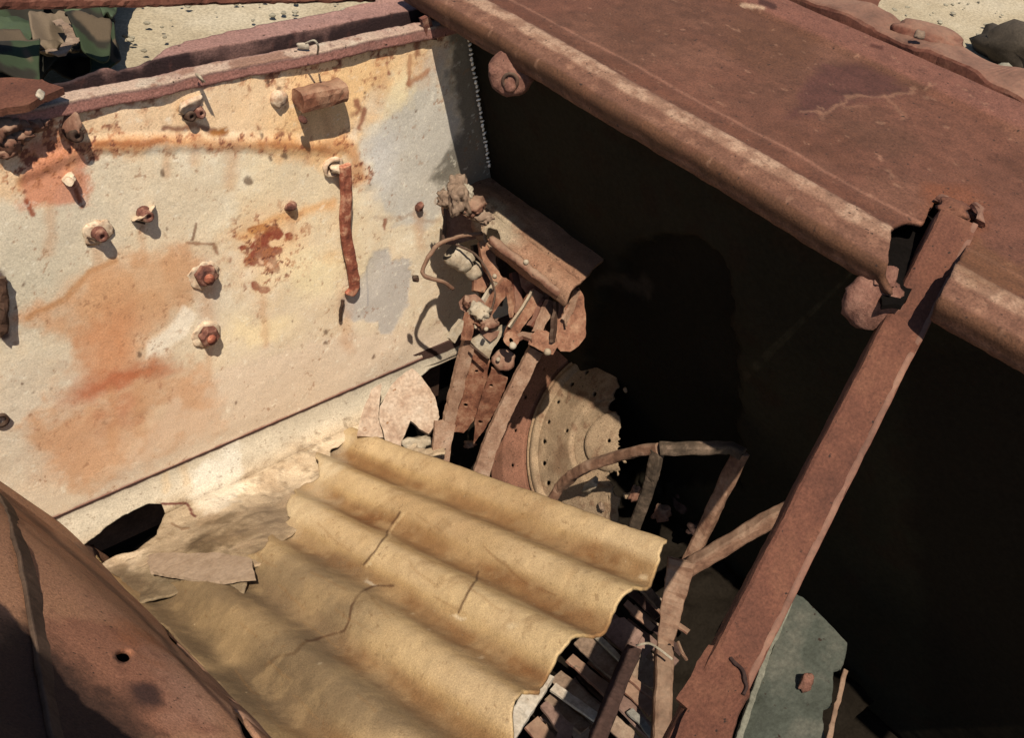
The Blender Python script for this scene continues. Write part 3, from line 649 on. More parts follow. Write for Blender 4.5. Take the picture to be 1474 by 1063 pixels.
# second rail outside the groove, and the hull side below it
sweep('outer_rail', [(1.625, 1.75, ZR + .030), (1.625, .2, ZR + .030), (1.64, -.35, ZR + .028)], rrect(.085, .03, .2), M['rail'] if 'rail' in M else M['rust'], hull, up=(0, 0, 1), jit=.0015, jsc=40, big=.012)
mesh('outer_side', [(1.64, 1.8, ZR + .02), (1.64, -.4, ZR + .02), (1.64, -.4, .3), (1.64, 1.8, .3), (1.598, 1.8, ZR - .02), (1.598, -.4, ZR - .02), (1.598, -.4, .3), (1.598, 1.8, .3)], [(0, 1, 2, 3), (4, 5, 6, 7), (0, 4, 5, 1)], M['rustd'], hull)
plate('bracket_tab', [P(1208, -30, z=-.565), P(1282, -30, z=-.60), P(1256, 25, z=-.60), P(1216, 12, z=-.60)], .01, M['strut'], hull)
lump('rail_bump', P(1338, 52, z=-.57), (.12, .07, .035), M['rust'], hull, .3, 3, axes=Matrix.Rotation(-1.2, 3, 'Z'))
lump('bolt_head', P(1324, 50, z=-.552), (.018, .018, .014), M['grey'], hull, .2, 4)

# lugs hanging under the inner edge
def lug(cx, cy, r, yy, with_hole, seed):
    c = P(cx, cy, x=.965)
    ax = Vector((-.75, -.55, .35)).normalized(); t = ax.orthogonal().normalized(); b = ax.cross(t)
    o = lathe('lug', c - ax * .014, ax, [(.001, 0), (.020 * r, .0), (.029 * r, .005), (.031 * r, .012), (.030 * r, .020), (.025 * r, .026), (.001, .027)], M['lug'], hull, n=26, jit=.0024)
    sweep('lug_neck', [c + Vector((.004, 0, .024)), c + Vector((.014, .008, .040))], rrect(.024, .02, .3), M['lug'], hull, jit=.002)
    if with_hole:
        lathe('lug_bore', c + ax * .0145 + t * .0 + Vector((0, -.004, -.012)), ax, [(.0135, -.004), (.0135, .002), (.009, .004), (.009, -.006), (.001, -.006)], M['rustd'], hull, n=18)
        lathe('pin', c + ax * .012 + Vector((.0, -.006, -.02)), ax, [(.009, -.006), (.009, .008), (.006, .012)], M['lug'], hull, n=12)
    return o
M['lug'] = mat_proc('pinkish_rust', [(.3, T(hc(96, 58, 46))), (.5, T(hc(146, 98, 78))), (.75, T(hc(180, 130, 104)))], scale=50, fine=300, bump=.6, speck=.2)
lug(736, 104, 1.15, 0, True, 3)
plate('notch_blocker', [P(x, y, z=-.612) for x, y in ((1262, 318), (1300, 300), (1345, 300), (1352, 345), (1300, 440), (1270, 440))], .006, M['black'], hull)  # added black plate under the notch, blocks sun and darkens the hole
lug(1256, 436, 1.1, 0, False, 5)

# ---- front roof edge: lip, channel, outer plate
def front_edge():
    prof = [(1.2535, -.6470), (1.2440, -.6460), (1.2430, -.6450), (1.2430, -.6270), (1.2440, -.6258), (1.2660, -.6250), (1.2675, -.6265), (1.2680, -.6600), (1.300, -.6610), (1.3010, -.620), (1.3025, -.6185), (1.335, -.618), (1.346, -.6175), (1.350, -.612), (1.354, -.612), (1.358, -.617), (1.40, -.618), (1.46, -.620)]
    pr = []
    for (a, b), (c, d) in zip(prof, prof[1:]):
        n = max(1, int(math.hypot(c - a, d - b) / .003))
        for k in range(n): pr.append((a + (c - a) * k / n, b + (d - b) * k / n))
    pr.append(prof[-1]); pr = np.array(pr)
    xs = np.arange(-.25, 1.03, .003)
    pts = np.stack(np.broadcast_arrays(xs[:, None], pr[None, :, 0], pr[None, :, 1] + CZ), -1).copy()
    p = Paint(pts, hc(180, 134, 116)); yy = pts[..., 1]
    p.put(ss(-.1, .4, p.big), hc(156, 108, 92), .6)
    grv = ss(1.266, 1.268, yy) * (1 - ss(1.3015, 1.303, yy)); p.put(grv, hc(52, 33, 34), .95)  # groove shade painted in as dark purple brown
    lipm = (1 - ss(1.262, 1.268, yy + p.n1 * .003)) * (pts[..., 2] > CZ - .630)
    p.put(lipm, hc(218, 184, 152), .9); p.put(lipm * ss(.0, .3, p.n1 + p.n3 * .6), hc(156, 108, 84), .8)
    p.put(lipm * ss(.25, .4, p.n2), hc(226, 204, 172), .6)
    face = (pts[..., 2] < CZ - .630) & (yy < 1.262); p.put(face * 1., wc(150, 100, 84), .8)
    p.put(np.exp(-((yy + p.n1 * .004 - 1.355) / .0045) ** 2) * ss(.3, .36, pts[..., 0]), hc(216, 176, 150), .8)
    p.put(ss(.1, .5, fbm(pts, 20, 4, 90)), hc(178, 130, 112), .6)
    p.put(ss(.7, .95, pts[..., 0]) * ss(1.3, 1.34, yy), hc(188, 142, 124), .6)
    p.put(ss(.42, .55, p.n3 + p.n4 * .4), hc(104, 64, 54), .5)
    xx = pts[..., 0]
    pts[..., 2] += fbm(pts, 5, 3, 91) * .003 + p.n3 * .0020 + np.abs(p.n2) * .0016 * (yy < 1.27)
    pts[..., 2] += -.010 * ss(.45, .25, xx) * ss(1.30, 1.33, yy) * 0
    wig = fbm(pts * np.array([1, 0, 0]), 16, 4, 92) * .004
    pts[..., 1] += wig * (yy < 1.28)
    x, y = px_of(pts)
    OUT = [(-200, 130), (-60, 140), (100, 118), (146, 100), (155, 96), (168, 103), (200, 96), (214, 88), (238, 70), (261, 62), (262, 66), (264, 60), (330, 44), (400, 30), (480, 14), (560, -6), (650, -40), (700, 400), (-300, 500)]
    m = inpoly(x + p.n3 * 2, y + p.n3 * 3, OUT)
    return grid('front_edge', pts, M['roof'], hull, mask=m, col=np.clip(p.c * (1 + p.n3[..., None] * .14), 0, .8), thick=.005)
front_edge()
# hull nose outside the front edge, below the plate
mesh('nose_plate', [(-.3, 1.315, CZ - .66), (1.1, 1.315, CZ - .66), (1.1, 1.30, .4), (-.3, 1.30, .4)], [(0, 1, 2, 3)], M['rustd'], hull)
lump('weld_blob', P(436, 66, z=-.618), (.018, .010, .007), M['cream'], hull, .2, 2)
sweep('hook_wire', catmull([P(440, 62, z=-.60), P(452, 58, z=-.59), P(458, 66, z=-.60), P(457, 78, z=-.625)], 6), circ(.0016, 6), M['cream'], hull, jit=0)
lump('weld_blob', P(288, 112, z=-.622), (.022, .012, .005), M['cream'], hull, .25, 6)
lump('weld_blob', P(58, 136, z=-.592), (.016, .010, .006), M['cream'], hull, .25, 8)
# crumbling cream lumps at the far left of the edge
for i, (x, y, s) in enumerate(((8, 178, .03), (22, 196, .028), (40, 188, .022), (4, 208, .034), (14, 216, .024), (48, 176, .02), (58, 182, .018), (-4, 186, .03), (28, 182, .02), (66, 174, .014))):
    lump('paint_crust', P(x, y, y=1.245), (s * 1.3, s * .6, s * .9), M['rib'], hull, .35, i + 11)
plate('lapped_plate', [P(-60, 116, z=-.60), P(20, 112, z=-.60), P(60, 116, z=-.60), P(92, 126, z=-.602), P(60, 138, z=-.603), P(40, 150, z=-.605), P(-60, 168, z=-.605)], .010, M['strut'], hull, seed=3)
sweep('raised_rim', [P(-60, 3, d=1.85), P(180, 0, d=1.87), P(330, -4, d=1.88), P(640, -10, d=1.9)], rrect(.024, .02, .3), M['rust'], hull, up=(0, 0, 1), jit=.0015)
# torn corner piece where the two roof edges meet
sweep('corner_pin', [P(622, 22, z=-.62), P(620, 36, z=-.66)], circ(.009, 12), M['rustd'], hull, smooth=True)
lump('corner_scrap', P(638, 22, z=-.615), (.02, .012, .010), M['cream'], hull, .3, 5)
plate('corner_tab', [P(606, 28, y=1.243), P(618, 22, y=1.243), P(626, 46, y=1.243), P(630, 58, y=1.243), P(616, 56, y=1.243), P(611, 44, y=1.243)], .008, M['rustw'], hull)

# ---- pale dots down the corner, imitating light through a crack
for i in range(30):
    t = i / 29; a = P(675, 57, y=1.238); b = P(704, 238, y=1.238)
    bm_ = lump('crack_light_dot', a.lerp(b, t) + Vector((random.uniform(-.001, .001), 0, 0)), (.0056, .0040, random.uniform(.008, .0115)), M['bead_light'], hull, .2, i % 5, sub=1)

# ================================================================ things fixed on the cream panel
NY = Vector((0, -1, 0))
def nut(cx, cy, s=1.0, seed=0):
    c = P(cx, cy, y=YW); k = s
    lathe('washer', c + NY * -.004 + Vector((0, 0, -.004)), NY, [(.028 * k, 0), (.027 * k, .0052), (.024 * k, .006), (.011 * k, .0062)], M['washer'], fp, n=30, jit=.0022)
    lathe('nut', c + NY * .003, NY + Vector((.03, 0, .05)), [(.0185 * k, 0), (.0188 * k, .011), (.0150 * k, .0150)], M['rustw'], fp, hexa=True, jit=.0006)
    lathe('bolt_end', c + NY * .015, NY, [(.0085 * k, 0), (.0085 * k, .006), (.0065 * k, .0085), (.001, .009)], M['rusto'], fp, n=12)
nut(293, 393, 1.0); nut(297, 480, .98)
def stud(cx, cy, L=.020, r=.0090, m='rustw', wsh=True, dx=0):
    c = P(cx, cy, y=YW); ax = NY + Vector((dx, 0, .12))
    if wsh: lump('paint_boss', c + NY * .001, (.042, .004, .036), M['washer'], fp, .25, int(cx) % 7)
    lathe('stud', c, ax, [(r * 1.25, 0), (r * 1.2, L * .35), (r, L * .4), (r, L * .92), (r * .9, L), (r * .42, L + .0006), (r * .38, L - .004), (.0005, L - .004)], M[m], fp, n=16)
    return c
stud(206, 306); stud(140, 334)
for (x, y) in ((197, 318), (128, 342)): sweep('split_pin', [P(x - 3, y, y=YW - .006), P(x + 12, y + 4, y=YW - .012)], circ(.0016, 6), M['rustd'], fp, jit=0)
stud(104, 190, .020, .009, 'rustd', wsh=False); lump('paint_boss', P(98, 176, y=YW - .002), (.04, .008, .03), M['rib'], fp, .3, 4)
for (x, y) in ((270, 164), (284, 160)): stud(x, y, .014, .0075, 'rustd' if x < 280 else 'rustw', wsh=False)
lump('paint_boss', P(276, 152, y=YW - .004), (.044, .008, .026), M['washer'], fp, .35, 5)
lump('paint_boss', P(98, 256, y=YW - .001), (.024, .008, .018), M['washer'], fp, .3, 6)
sweep('stud', [P(98, 258, y=YW), P(100, 262, y=YW - .02)], circ(.006, 10), M['washer'], fp)
lump('rust_knob', P(418, 297, y=YW - .002), (.017, .014, .022), M['rustw'], fp, .2, 3)
lump('rust_knob', P(604, 298, y=YW - .002), (.014, .014, .020), M['rustw'], fp, .2, 5)
# block bracket
def bracket():
    y0 = YW; d = .045
    f = [(413, 152), (420, 137), (476, 118), (501, 134), (499, 152), (440, 166), (424, 162)]
    top = [P(x, y, y=y0 - d) for x, y in f]
    c = sum(top, Vector()) / len(top)
    # block along the panel, corners rounded and eaten
    A = P(418, 124, y=y0); B = P(482, 110, y=y0)
    A, B = P(420, 136, y=y0), P(484, 122, y=y0)
    sweep('bracket_block', [A + NY * .018, A.lerp(B, .5) + NY * .019, B + NY * .016], rrect(.036, .030, .3), M['leverr'], fp, up=(0, 0, 1), jit=.0022, jsc=45)
    lathe('bracket_boss', P(399, 140, y=y0), NY, [(.014, 0), (.014, .008), (.010, .012), (.002, .013)], M['washer'], fp, n=20, jit=.002)
    lump('bracket_bolt', P(436, 172, y=y0 - .030), (.012, .014, .010), M['rustw'], fp, .1, 1)
bracket()
# pipe clipped on the panel, bent where it broke
lathe('pipe_clip', P(478, 240, y=YW), NY, [(.019, 0), (.019, .005), (.015, .009), (.012, .004), (.001, .004)], M['washer'], fp, n=20, jit=.002)
lump('clip_bolt', P(484, 243, y=YW - .012), (.02, .014, .016), M['washer'], fp, .3, 2)
sweep('broken_pipe', catmull([P(497, 238, y=YW - .022), P(498, 280, y=YW - .020), P(497, 322, y=YW - .016), P(500, 350, y=YW - .013), P(507, 385, y=YW - .012), P(510, 412, y=YW - .008), P(503, 424, y=YW - .006)], 10), rrect(.0215, .011, .4), M['rusto'], fp, up=(0, -1, 0), smooth=False, jit=.0006)
sweep('pipe_stub', catmull([P(493, 432, y=YW - .004), P(491, 446, y=YW - .005), P(490, 462, y=YW - .003)], 6), circ(.0035, 8), M['rustd'], fp, jit=.001)
lathe('panel_hole_rim', P(0, 604, y=YW), NY, [(.012, 0), (.012, .006), (.008, .006), (.008, -.002), (.001, -.002)], M['rustd'], fp, n=18)
sweep('edge_hook', catmull([P(0, 400, y=YW - .008), P(5, 430, y=YW - .012), P(6, 460, y=YW - .014), P(2, 482, y=YW - .010)], 6), circ(.007, 10), M['rustd'], fp, jit=.002)

# ================================================================ corrugated sheet
def corrugated():
    O = Vector((.799, 1.223, -1.455 + CZ)); U = Vector((.808, .443, -1.045 + CZ)) - O; NS = Vector((0, .465, .886)).normalized()
    o2 = empty('corrugated_sheet', O, 'cracked tan corrugated fibre cement sheet propped up over the dusty floor', 'roofing sheet')
    V_ = Vector((-1, 0, 0))
    lam = .113; A_ = .0132
    us = np.arange(-.16, 1.16, .0024 / U.length); vs = np.arange(-.02, .585, .0020)
    Ug, Vg = np.meshgrid(us, vs, indexing='ij')
    base = np.array(tuple(O)) + Ug[..., None] * np.array(tuple(U)) + Vg[..., None] * np.array(tuple(V_))
    ph = Vg / lam * 2 * np.pi
    z = A_ * np.cos(ph)
    pts = base + z[..., None] * np.array(tuple(NS))
    pts[..., 2] += fbm(pts, 4, 2, 100) * .004 + fbm(pts, 40, 4, 101) * .0014
    p = Paint(pts, hc(184, 150, 102))
    # silt and stain lying in the troughs
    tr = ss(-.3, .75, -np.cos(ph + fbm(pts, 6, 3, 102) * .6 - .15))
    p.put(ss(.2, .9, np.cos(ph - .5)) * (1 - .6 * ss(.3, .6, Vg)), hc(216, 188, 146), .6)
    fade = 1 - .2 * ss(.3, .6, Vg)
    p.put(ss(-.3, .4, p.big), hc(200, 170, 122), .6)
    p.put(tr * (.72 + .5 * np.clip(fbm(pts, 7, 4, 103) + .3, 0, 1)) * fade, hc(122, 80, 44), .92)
    p.put(ss(.0, .5, fbm(pts, 4, 5, 110, .6)), hc(158, 122, 80), .5); p.put(ss(.1, .4, fbm(pts, 24, 5, 111, .65)), hc(140, 104, 64), .35)
    p.put(p.poly([(180, 840), (330, 790), (480, 800), (560, 860), (500, 960), (640, 1063), (200, 1063)], 40, 14, 10), hc(128, 106, 78), .85)  # dust, with soft shade painted in over the lower left
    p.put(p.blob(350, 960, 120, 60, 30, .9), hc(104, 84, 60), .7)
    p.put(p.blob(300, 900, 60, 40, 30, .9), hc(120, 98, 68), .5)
    p.put(ss(.0, .5, fbm(pts, 12, 5, 104)), hc(190, 158, 112), .45)
    p.put(p.blob(470, 670, 18, 40, 30, .9), hc(222, 206, 176), .4)
    p.put(p.blob(430, 740, 40, 30, 0, .9), hc(214, 192, 156), .6)
    # hairline cracks, bruises
    C1 = [(580, 740), (560, 768), (545, 796), (528, 818)]
    C2 = [(568, 846), (540, 850), (520, 858), (510, 875), (508, 895), (500, 912), (460, 926), (440, 930)]
    C3 = [(690, 828), (678, 850), (662, 884)]
    for L, wd in ((C1, 1.6), (C2, 1.8), (C3, 1.9)): p.put(p.line(L, wd * .85, .95, 2.0, .5), hc(84, 54, 32), .9)
    p.put(p.line([(x + 4, y + 2) for x, y in C1], 2.0, .7, 2, .5), hc(214, 184, 136), .5)
    p.put(p.line([(440, 930), (425, 944), (400, 948), (384, 960)], 2.2, .7, 2, .5), hc(96, 70, 44), .6)
    p.put(p.line([(300, 830), (340, 850), (360, 880)], 7, .9, 6, .8), hc(110, 88, 62), .5); p.put(p.line([(700, 790), (760, 840), (800, 862)], 1.6, .7, 3, .8), hc(120, 80, 44), .5)
    for q0 in range(26):
        a0 = q0 * 37 % 360 + 330; b0 = q0 * 53 % 300 + 740; p.put(p.line([(a0, b0), (a0 + 26 + q0 % 5 * 7, b0 + 20 + q0 % 4 * 6)], 1.5, .9, 3, 1.), hc(150, 112, 70), .35)
    p.put(p.blob(660, 890, 11, 3, 0, .5, 6, .8), hc(220, 196, 160), .7)
    p.put(p.blob(540, 846, 8, 4, 20, .5, 6, .8), hc(210, 190, 160), .7)
    for (cx, cy, r) in ((561, 940, 4), (596, 892, 4), (616, 911, 4), (620, 985, 4), (460, 960, 5), (740, 900, 10), (690, 950, 10), (930, 838, 12), (540, 820, 5)):
        p.put(p.blob(cx, cy, r * .6, r * .4, 10, .6, 5, 1), hc(222, 198, 158), .45)
    p.put(ss(.46, .56, p.n4 + .2 * p.n1), hc(120, 86, 52), .5)
    p.put(ss(.62, .72, p.n4), hc(232, 210, 168), .4)
    p.put(ss(.1, .5, fbm(pts, 30, 4, 109)), hc(176, 146, 104), .35)
    # cracked piece stands a little proud
    crack = p.line(C2, 14, .95, 1, .1); pts[..., 2] += crack * .0022
    pass
    pts[..., 2] += p.line(C1, 10, .95, 1, .1) * .0012
    # outline: broken left end, sheared right end
    x, y = px_of(pts)
    endn = fbm(pts, 26, 5, 105, .65) * .016
    leftcut = -.03 + .10 * np.cos(ph * .5 + 1.0) * 0 + fbm(pts, 9, 3, 106) * .03
    yend = np.interp(Vg, [0, .04, .11, .21, .32, .36, .42, .6], [.443, .428, .408, .402, .384, .350, .320, .300])
    m = (Ug < (1.223 - yend) / .78 + endn / U.length * .8) & (Ug > leftcut - .04)
    m &= ~inpoly(x + p.n1 * 8, y + p.n2 * 8, [(300, 500), (505, 600), (470, 634), (456, 642), (455, 668), (460, 690), (440, 700), (416, 716), (412, 735), (418, 752), (392, 764), (380, 792), (350, 800), (340, 838), (260, 836), (200, 850), (150, 826), (100, 700)])
    m &= ~inpoly(x, y, [(228, 900), (240, 908), (262, 935), (294, 968), (268, 955), (240, 925)]) & ~inpoly(x, y, [(305, 978), (318, 995), (340, 1030), (372, 1075), (352, 1075), (328, 1020)])
    m &= Vg > -.012 + fbm(pts, 20, 3, 107) * .002
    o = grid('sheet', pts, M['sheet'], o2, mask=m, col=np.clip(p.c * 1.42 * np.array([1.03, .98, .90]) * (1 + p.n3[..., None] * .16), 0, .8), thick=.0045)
    return o2
corrugated()
# ================================================================ parts store: lever rack at the far corner
rack = empty('lever_rack', P(740, 480, d=1.85), 'rusty rack of bent levers and channels hanging below the dusty ledge in the corner', 'lever rack')
def bars(L, m='rib', name='lever', par=None):
    for i, (pts, wd, th, up) in enumerate(L):
        sweep(name, [P(x, y, d=d) for x, y, d in pts], rrect(wd, th, .25), M[m], par or rack, up=up, jit=.0012, jsc=70)
CAMV = Vector((-.5, -.5, .7))
# ledge along the wall: two folds and a tube under them
def ledge():
    prof = [(1.085, -1.05), (1.082, -1.035), (1.088, -1.022), (1.105, -1.016), (1.125, -1.018), (1.13, -1.012), (1.165, -1.008), (1.20, -1.010)]
    pr = []
    for (a, b), (c, d) in zip(prof, prof[1:]):
        n = max(1, int(math.hypot(c - a, d - b) / .003))
        for k in range(n): pr.append((a + (c - a) * k / n, b + (d - b) * k / n))
    pr.append(prof[-1]); pr = np.array(pr) * .955; ys = np.arange(.885, 1.27, .003)
    pts = np.stack(np.broadcast_arrays(pr[None, :, 0], ys[:, None], pr[None, :, 1] + CZ), -1).copy()
    p = Paint(pts, hc(176, 126, 94)); xx = pts[..., 0] / .955
    p.put(ss(-.2, .4, p.n1), hc(190, 146, 112), .7)
    p.put(ss(1.12, 1.135, xx + p.n1 * .01), hc(150, 112, 82), .7)
    p.put(p.blob(715, 325, 40, 18, 40, .6), hc(196, 176, 142), .8)
    p.put(ss(.25, .5, p.n3), hc(92, 54, 36), .6)
    pts[..., 2] += fbm(pts, 12, 4, 120) * .006 + p.n3 * .0014; pts[..., 0] += fbm(pts, 12, 4, 121) * .005
    m = (pts[..., 1] > .897 + .03 * (xx - 1.085) / .1 + p.n1 * .012) & ~(inpoly(p.x + p.n1 * 6, p.y, [(702, 330), (716, 334), (722, 352), (712, 356), (700, 345)]))
    grid('ledge', pts, M['roof'], rack, mask=m, col=np.clip(p.c * (1 + p.n3[..., None] * .2), 0, .7), thick=.006)
ledge()
sweep('front_tube', [P(706, 344, d=1.77), P(760, 386, d=1.73), P(806, 424, d=1.70)], circ(.0085, 12), M['rib'], rack, smooth=True, jit=.0018)
plate('gusset', [P(640, 296, d=1.84), P(655, 300, d=1.84), P(700, 336, d=1.84), P(690, 342, d=1.84), P(655, 352, d=1.84), P(642, 352, d=1.84)], .006, M['rib'], rack)
plate('gusset_edge', [P(638, 292, d=1.83), P(643, 292, d=1.83), P(643, 352, d=1.83), P(637, 348, d=1.83)], .006, M['rustd'], rack)
for i, (x, y, s, m) in enumerate(((662, 284, .075, 'grey'), (648, 288, .045, 'grey'), (680, 298, .05, 'rib'), (694, 312, .036, 'grey'), (657, 274, .035, 'grey'), (672, 276, .03, 'pale'))):
    lump('dust_clod', P(x, y, d=1.745), (s * .95, s * .7, s * .5), M[m], rack, .42, i + 20, sc_=2.2, sub=4)
sweep('curved_wire', catmull([P(694, 336, d=1.80), P(665, 340, d=1.79), P(635, 350, d=1.78), P(618, 368, d=1.77), P(608, 392, d=1.77), P(618, 400, d=1.77), P(638, 406, d=1.78), P(652, 416, d=1.80)], 8), circ(.0040, 8), M['tube'], rack, smooth=True, jit=.0008)
lump('wire_end', P(598, 401, d=1.77), (.012, .012, .012), M['rustd'], rack, .2, 2)
lathe('grease_pot', P(648, 362, d=1.83), (.55, -.45, -.55), [(.020, 0), (.024, .006), (.024, .020), (.021, .028), (.023, .032), (.019, .044), (.010, .052), (.001, .054)], M['cream'], rack, n=24, jit=.001)
lathe('grease_pot', P(676, 384, d=1.82), (.5, -.5, -.7), [(.014, 0), (.018, .006), (.018, .018), (.015, .024), (.006, .028), (.001, .03)], M['cream'], rack, n=20, jit=.0014)
def strap(name, pts, d, mat='leverr', th=.010, seed=1):
    """a flat forged piece: pts are (x, y, half width) along its middle, d its distance at each end"""
    L, R = [], []; n = len(pts)
    for i, (x, y, hw) in enumerate(pts):
        x0, y0, _ = pts[max(0, i - 1)]; x1, y1, _ = pts[min(n - 1, i + 1)]
        l = math.hypot(x1 - x0, y1 - y0); nx, ny = -(y1 - y0) / l, (x1 - x0) / l
        dd = d[0] + (d[1] - d[0]) * i / (n - 1)
        L.append(P(x + nx * hw, y + ny * hw, d=dd)); R.append(P(x - nx * hw, y - ny * hw, d=dd + .012))
    return plate(name, L + R[::-1], th, M[mat], rack, rag=.0012, seed=seed)
def ring(name, x, y, rr, d, mat='leverr', th=.012, hole=0):
    q = [P(x + rr * math.cos(a), y + rr * math.sin(a), d=d) for a in [k * math.pi / 8 for k in range(16)]]
    hs = [[P(x + hole * math.cos(a), y + hole * math.sin(a), d=d) for a in [k * math.pi / 5 for k in range(10)]]] if hole else []
    return plate(name, q, th, M[mat], rack, holes=hs, rag=.0014, seed=int(x) % 9)
# back row, in the shade of the front one
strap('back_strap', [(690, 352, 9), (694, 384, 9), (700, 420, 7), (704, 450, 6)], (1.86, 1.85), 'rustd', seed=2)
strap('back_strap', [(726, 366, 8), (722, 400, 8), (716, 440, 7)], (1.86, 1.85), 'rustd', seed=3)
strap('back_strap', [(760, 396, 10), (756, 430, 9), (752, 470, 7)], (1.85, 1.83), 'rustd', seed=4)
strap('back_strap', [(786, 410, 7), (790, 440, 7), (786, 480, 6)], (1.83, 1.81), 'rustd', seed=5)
# front levers
strap('lever', [(697, 346, 8), (703, 366, 10), (706, 384, 9), (716, 400, 7), (722, 404, 5)], (1.81, 1.79), seed=6)
strap('lever', [(693, 386, 11), (694, 404, 12), (690, 420, 8)], (1.82, 1.81), 'leverr', seed=7)
strap('lever', [(733, 404, 7), (722, 420, 8), (710, 438, 7), (700, 456, 7), (690, 470, 6)], (1.79, 1.76), seed=8)
strap('lever', [(716, 408, 3), (706, 424, 4), (696, 438, 3)], (1.785, 1.775), 'cream', .006, seed=9)
strap('needle', [(735, 412, 5), (738, 430, 5), (738, 446, 3), (737, 457, 1)], (1.79, 1.78), 'leverr', .006, seed=10)
strap('lever', [(742, 392, 5), (746, 412, 6), (748, 436, 5), (744, 452, 4)], (1.80, 1.79), 'rust', .008, seed=11)
plate('web_plate', [P(x, y, d=1.795) for x, y in ((744, 390), (770, 388), (782, 398), (796, 420), (790, 430), (772, 422), (760, 426), (750, 412))], .008, M['leverr'], rack, seed=12)
strap('lever', [(776, 421, 9), (764, 440, 10), (752, 458, 9), (741, 476, 9), (736, 486, 8)], (1.775, 1.745), seed=13)
strap('lever_edge', [(768, 420, 1.6), (756, 440, 1.6), (744, 458, 1.6), (734, 472, 1.6)], (1.765, 1.738), 'cream', .004, seed=14)
strap('lever', [(796, 434, 6), (788, 450, 6), (780, 466, 5), (776, 478, 5)], (1.765, 1.74), 'ribl', seed=15)
strap('lever', [(788, 432, 4), (778, 452, 4), (768, 472, 4)], (1.78, 1.76), 'rust', seed=16)
ring('joint', 736, 489, 11, 1.735, hole=3)
plate('joint_plate', [P(x, y, d=1.742) for x, y in ((763, 482), (772, 474), (786, 476), (800, 486), (804, 498), (796, 510), (782, 508), (770, 500), (760, 494))], .014, M['leverr'], rack, seed=17)
strap('link', [(742, 486, 4), (752, 480, 4), (766, 484, 5)], (1.745, 1.74), 'rib', .008, seed=18)
plate('end_leg', [P(x, y, d=1.75) for x, y in ((803, 430), (820, 418), (834, 414), (840, 430), (844, 452), (842, 486), (832, 498), (820, 506), (806, 506), (798, 496), (800, 460))], .010, M['leverr'], rack, seed=19)
strap('end_leg_edge', [(803, 434, 2.2), (800, 464, 2.4), (798, 494, 2.6)], (1.738, 1.732), 'rustd', .006, seed=20)
strap('end_leg_rib', [(833, 418, 3.5), (826, 440, 3.5), (814, 462, 3)], (1.738, 1.735), 'ribl', .006, seed=21)
sweep('short_tube', [P(738, 372, d=1.80), P(758, 382, d=1.79), P(776, 392, d=1.775)], circ(.010, 12), M['lug'], rack, smooth=True, jit=.001)
plate('caked_casting', [P(x, y, d=1.775) for x, y in ((660, 436), (668, 427), (684, 424), (696, 434), (706, 446), (712, 462), (722, 470), (716, 484), (706, 492), (694, 482), (684, 468), (676, 452), (664, 446))], .018, M['rib'], rack, seed=22)
lump('mud_cake', P(690, 448, d=1.765), (.040, .03, .016), M['cream'], rack, .5, 23, sc_=3)
lump('mud_cake', P(704, 466, d=1.76), (.030, .02, .014), M['rib'], rack, .5, 24, sc_=3)
lump('mud_cake', P(672, 434, d=1.765), (.024, .02, .012), M['rib'], rack, .5, 25, sc_=3)
strap('upright', [(678, 450, 5), (676, 470, 6), (674, 490, 6)], (1.765, 1.76), 'leverr', seed=26)
strap('loose_tab', [(668, 464, 5), (659, 477, 6), (650, 490, 5)], (1.76, 1.75), 'cream', .008, seed=27)
for (x, y, r) in ((738, 498, .0066), (788, 507, .0066), (700, 474, .004), (757, 378, .005), (712, 398, .004)):
    lathe('pin', P(x, y, d=1.726), CAMV, [(r, -.004), (r, .004), (r * .7, .007), (.0005, .0075)], M['cream'], rack, n=12)
sweep('wire', catmull([P(656, 352, d=1.80), P(690, 372, d=1.79), P(712, 420, d=1.78), P(700, 470, d=1.77)], 8), circ(.0022, 6), M['rustd'], rack, jit=.0004)
sweep('wire', catmull([P(770, 400, d=1.77), P(806, 430, d=1.75), P(815, 470, d=1.735)], 8), circ(.0020, 6), M['tube'], rack, jit=.0004)
# hanging channels with rivet holes
def hole_px(x, y, r=3.2): return [(x + r * math.cos(a), y + r * math.sin(a)) for a in [k * math.pi / 4 for k in range(8)]]
def flat(name, pl, d0, holes=(), th=.005, m='rib', par=None, d1=None, bend=.003, seed=1):
    """a sheet piece; d0 at its top row and d1 at its bottom row"""
    ys = [q[1] for q in pl]; a, b = min(ys), max(ys); d1 = d1 or d0
    f = lambda x, y: P(x, y, d=d0 + (d1 - d0) * (y - a) / max(1, b - a))
    return plate(name, [f(*q) for q in pl], th, M[m], par or rack, holes=[[f(*q) for q in hole_px(*h)] for h in holes], bend=0, seed=seed)
flat('channel_face', [(670, 492), (706, 520), (700, 548), (684, 604), (668, 624), (652, 622), (660, 560)], 1.80, [(685, 535), (670, 584)], d1=1.93, m='leverr')
strap('channel_edge', [(677, 490, 8), (668, 525, 8.5), (657, 570, 8.5), (644, 618, 8)], (1.775, 1.88), 'ribl', .012, seed=31)
strap('channel_foot', [(641, 610, 14), (637, 640, 13), (634, 672, 12)], (1.87, 1.91), 'ribl', .010, seed=32)
flat('cap_plate', [(677, 491), (690, 482), (705, 478), (724, 468), (722, 484), (703, 517)], 1.77, (), m='cream', d1=1.80)
sweep('cap_lip', [P(677, 497, d=1.765), P(702, 516, d=1.775)], rrect(.004, .004, .3), M['rustd'], rack, up=CAMV, jit=.0004)
flat('blade', [(708, 530), (731, 545), (716, 585), (698, 618), (683, 640), (684, 600)], 1.80, [(707, 556), (691, 608)], d1=1.94, seed=4, m='leverr')
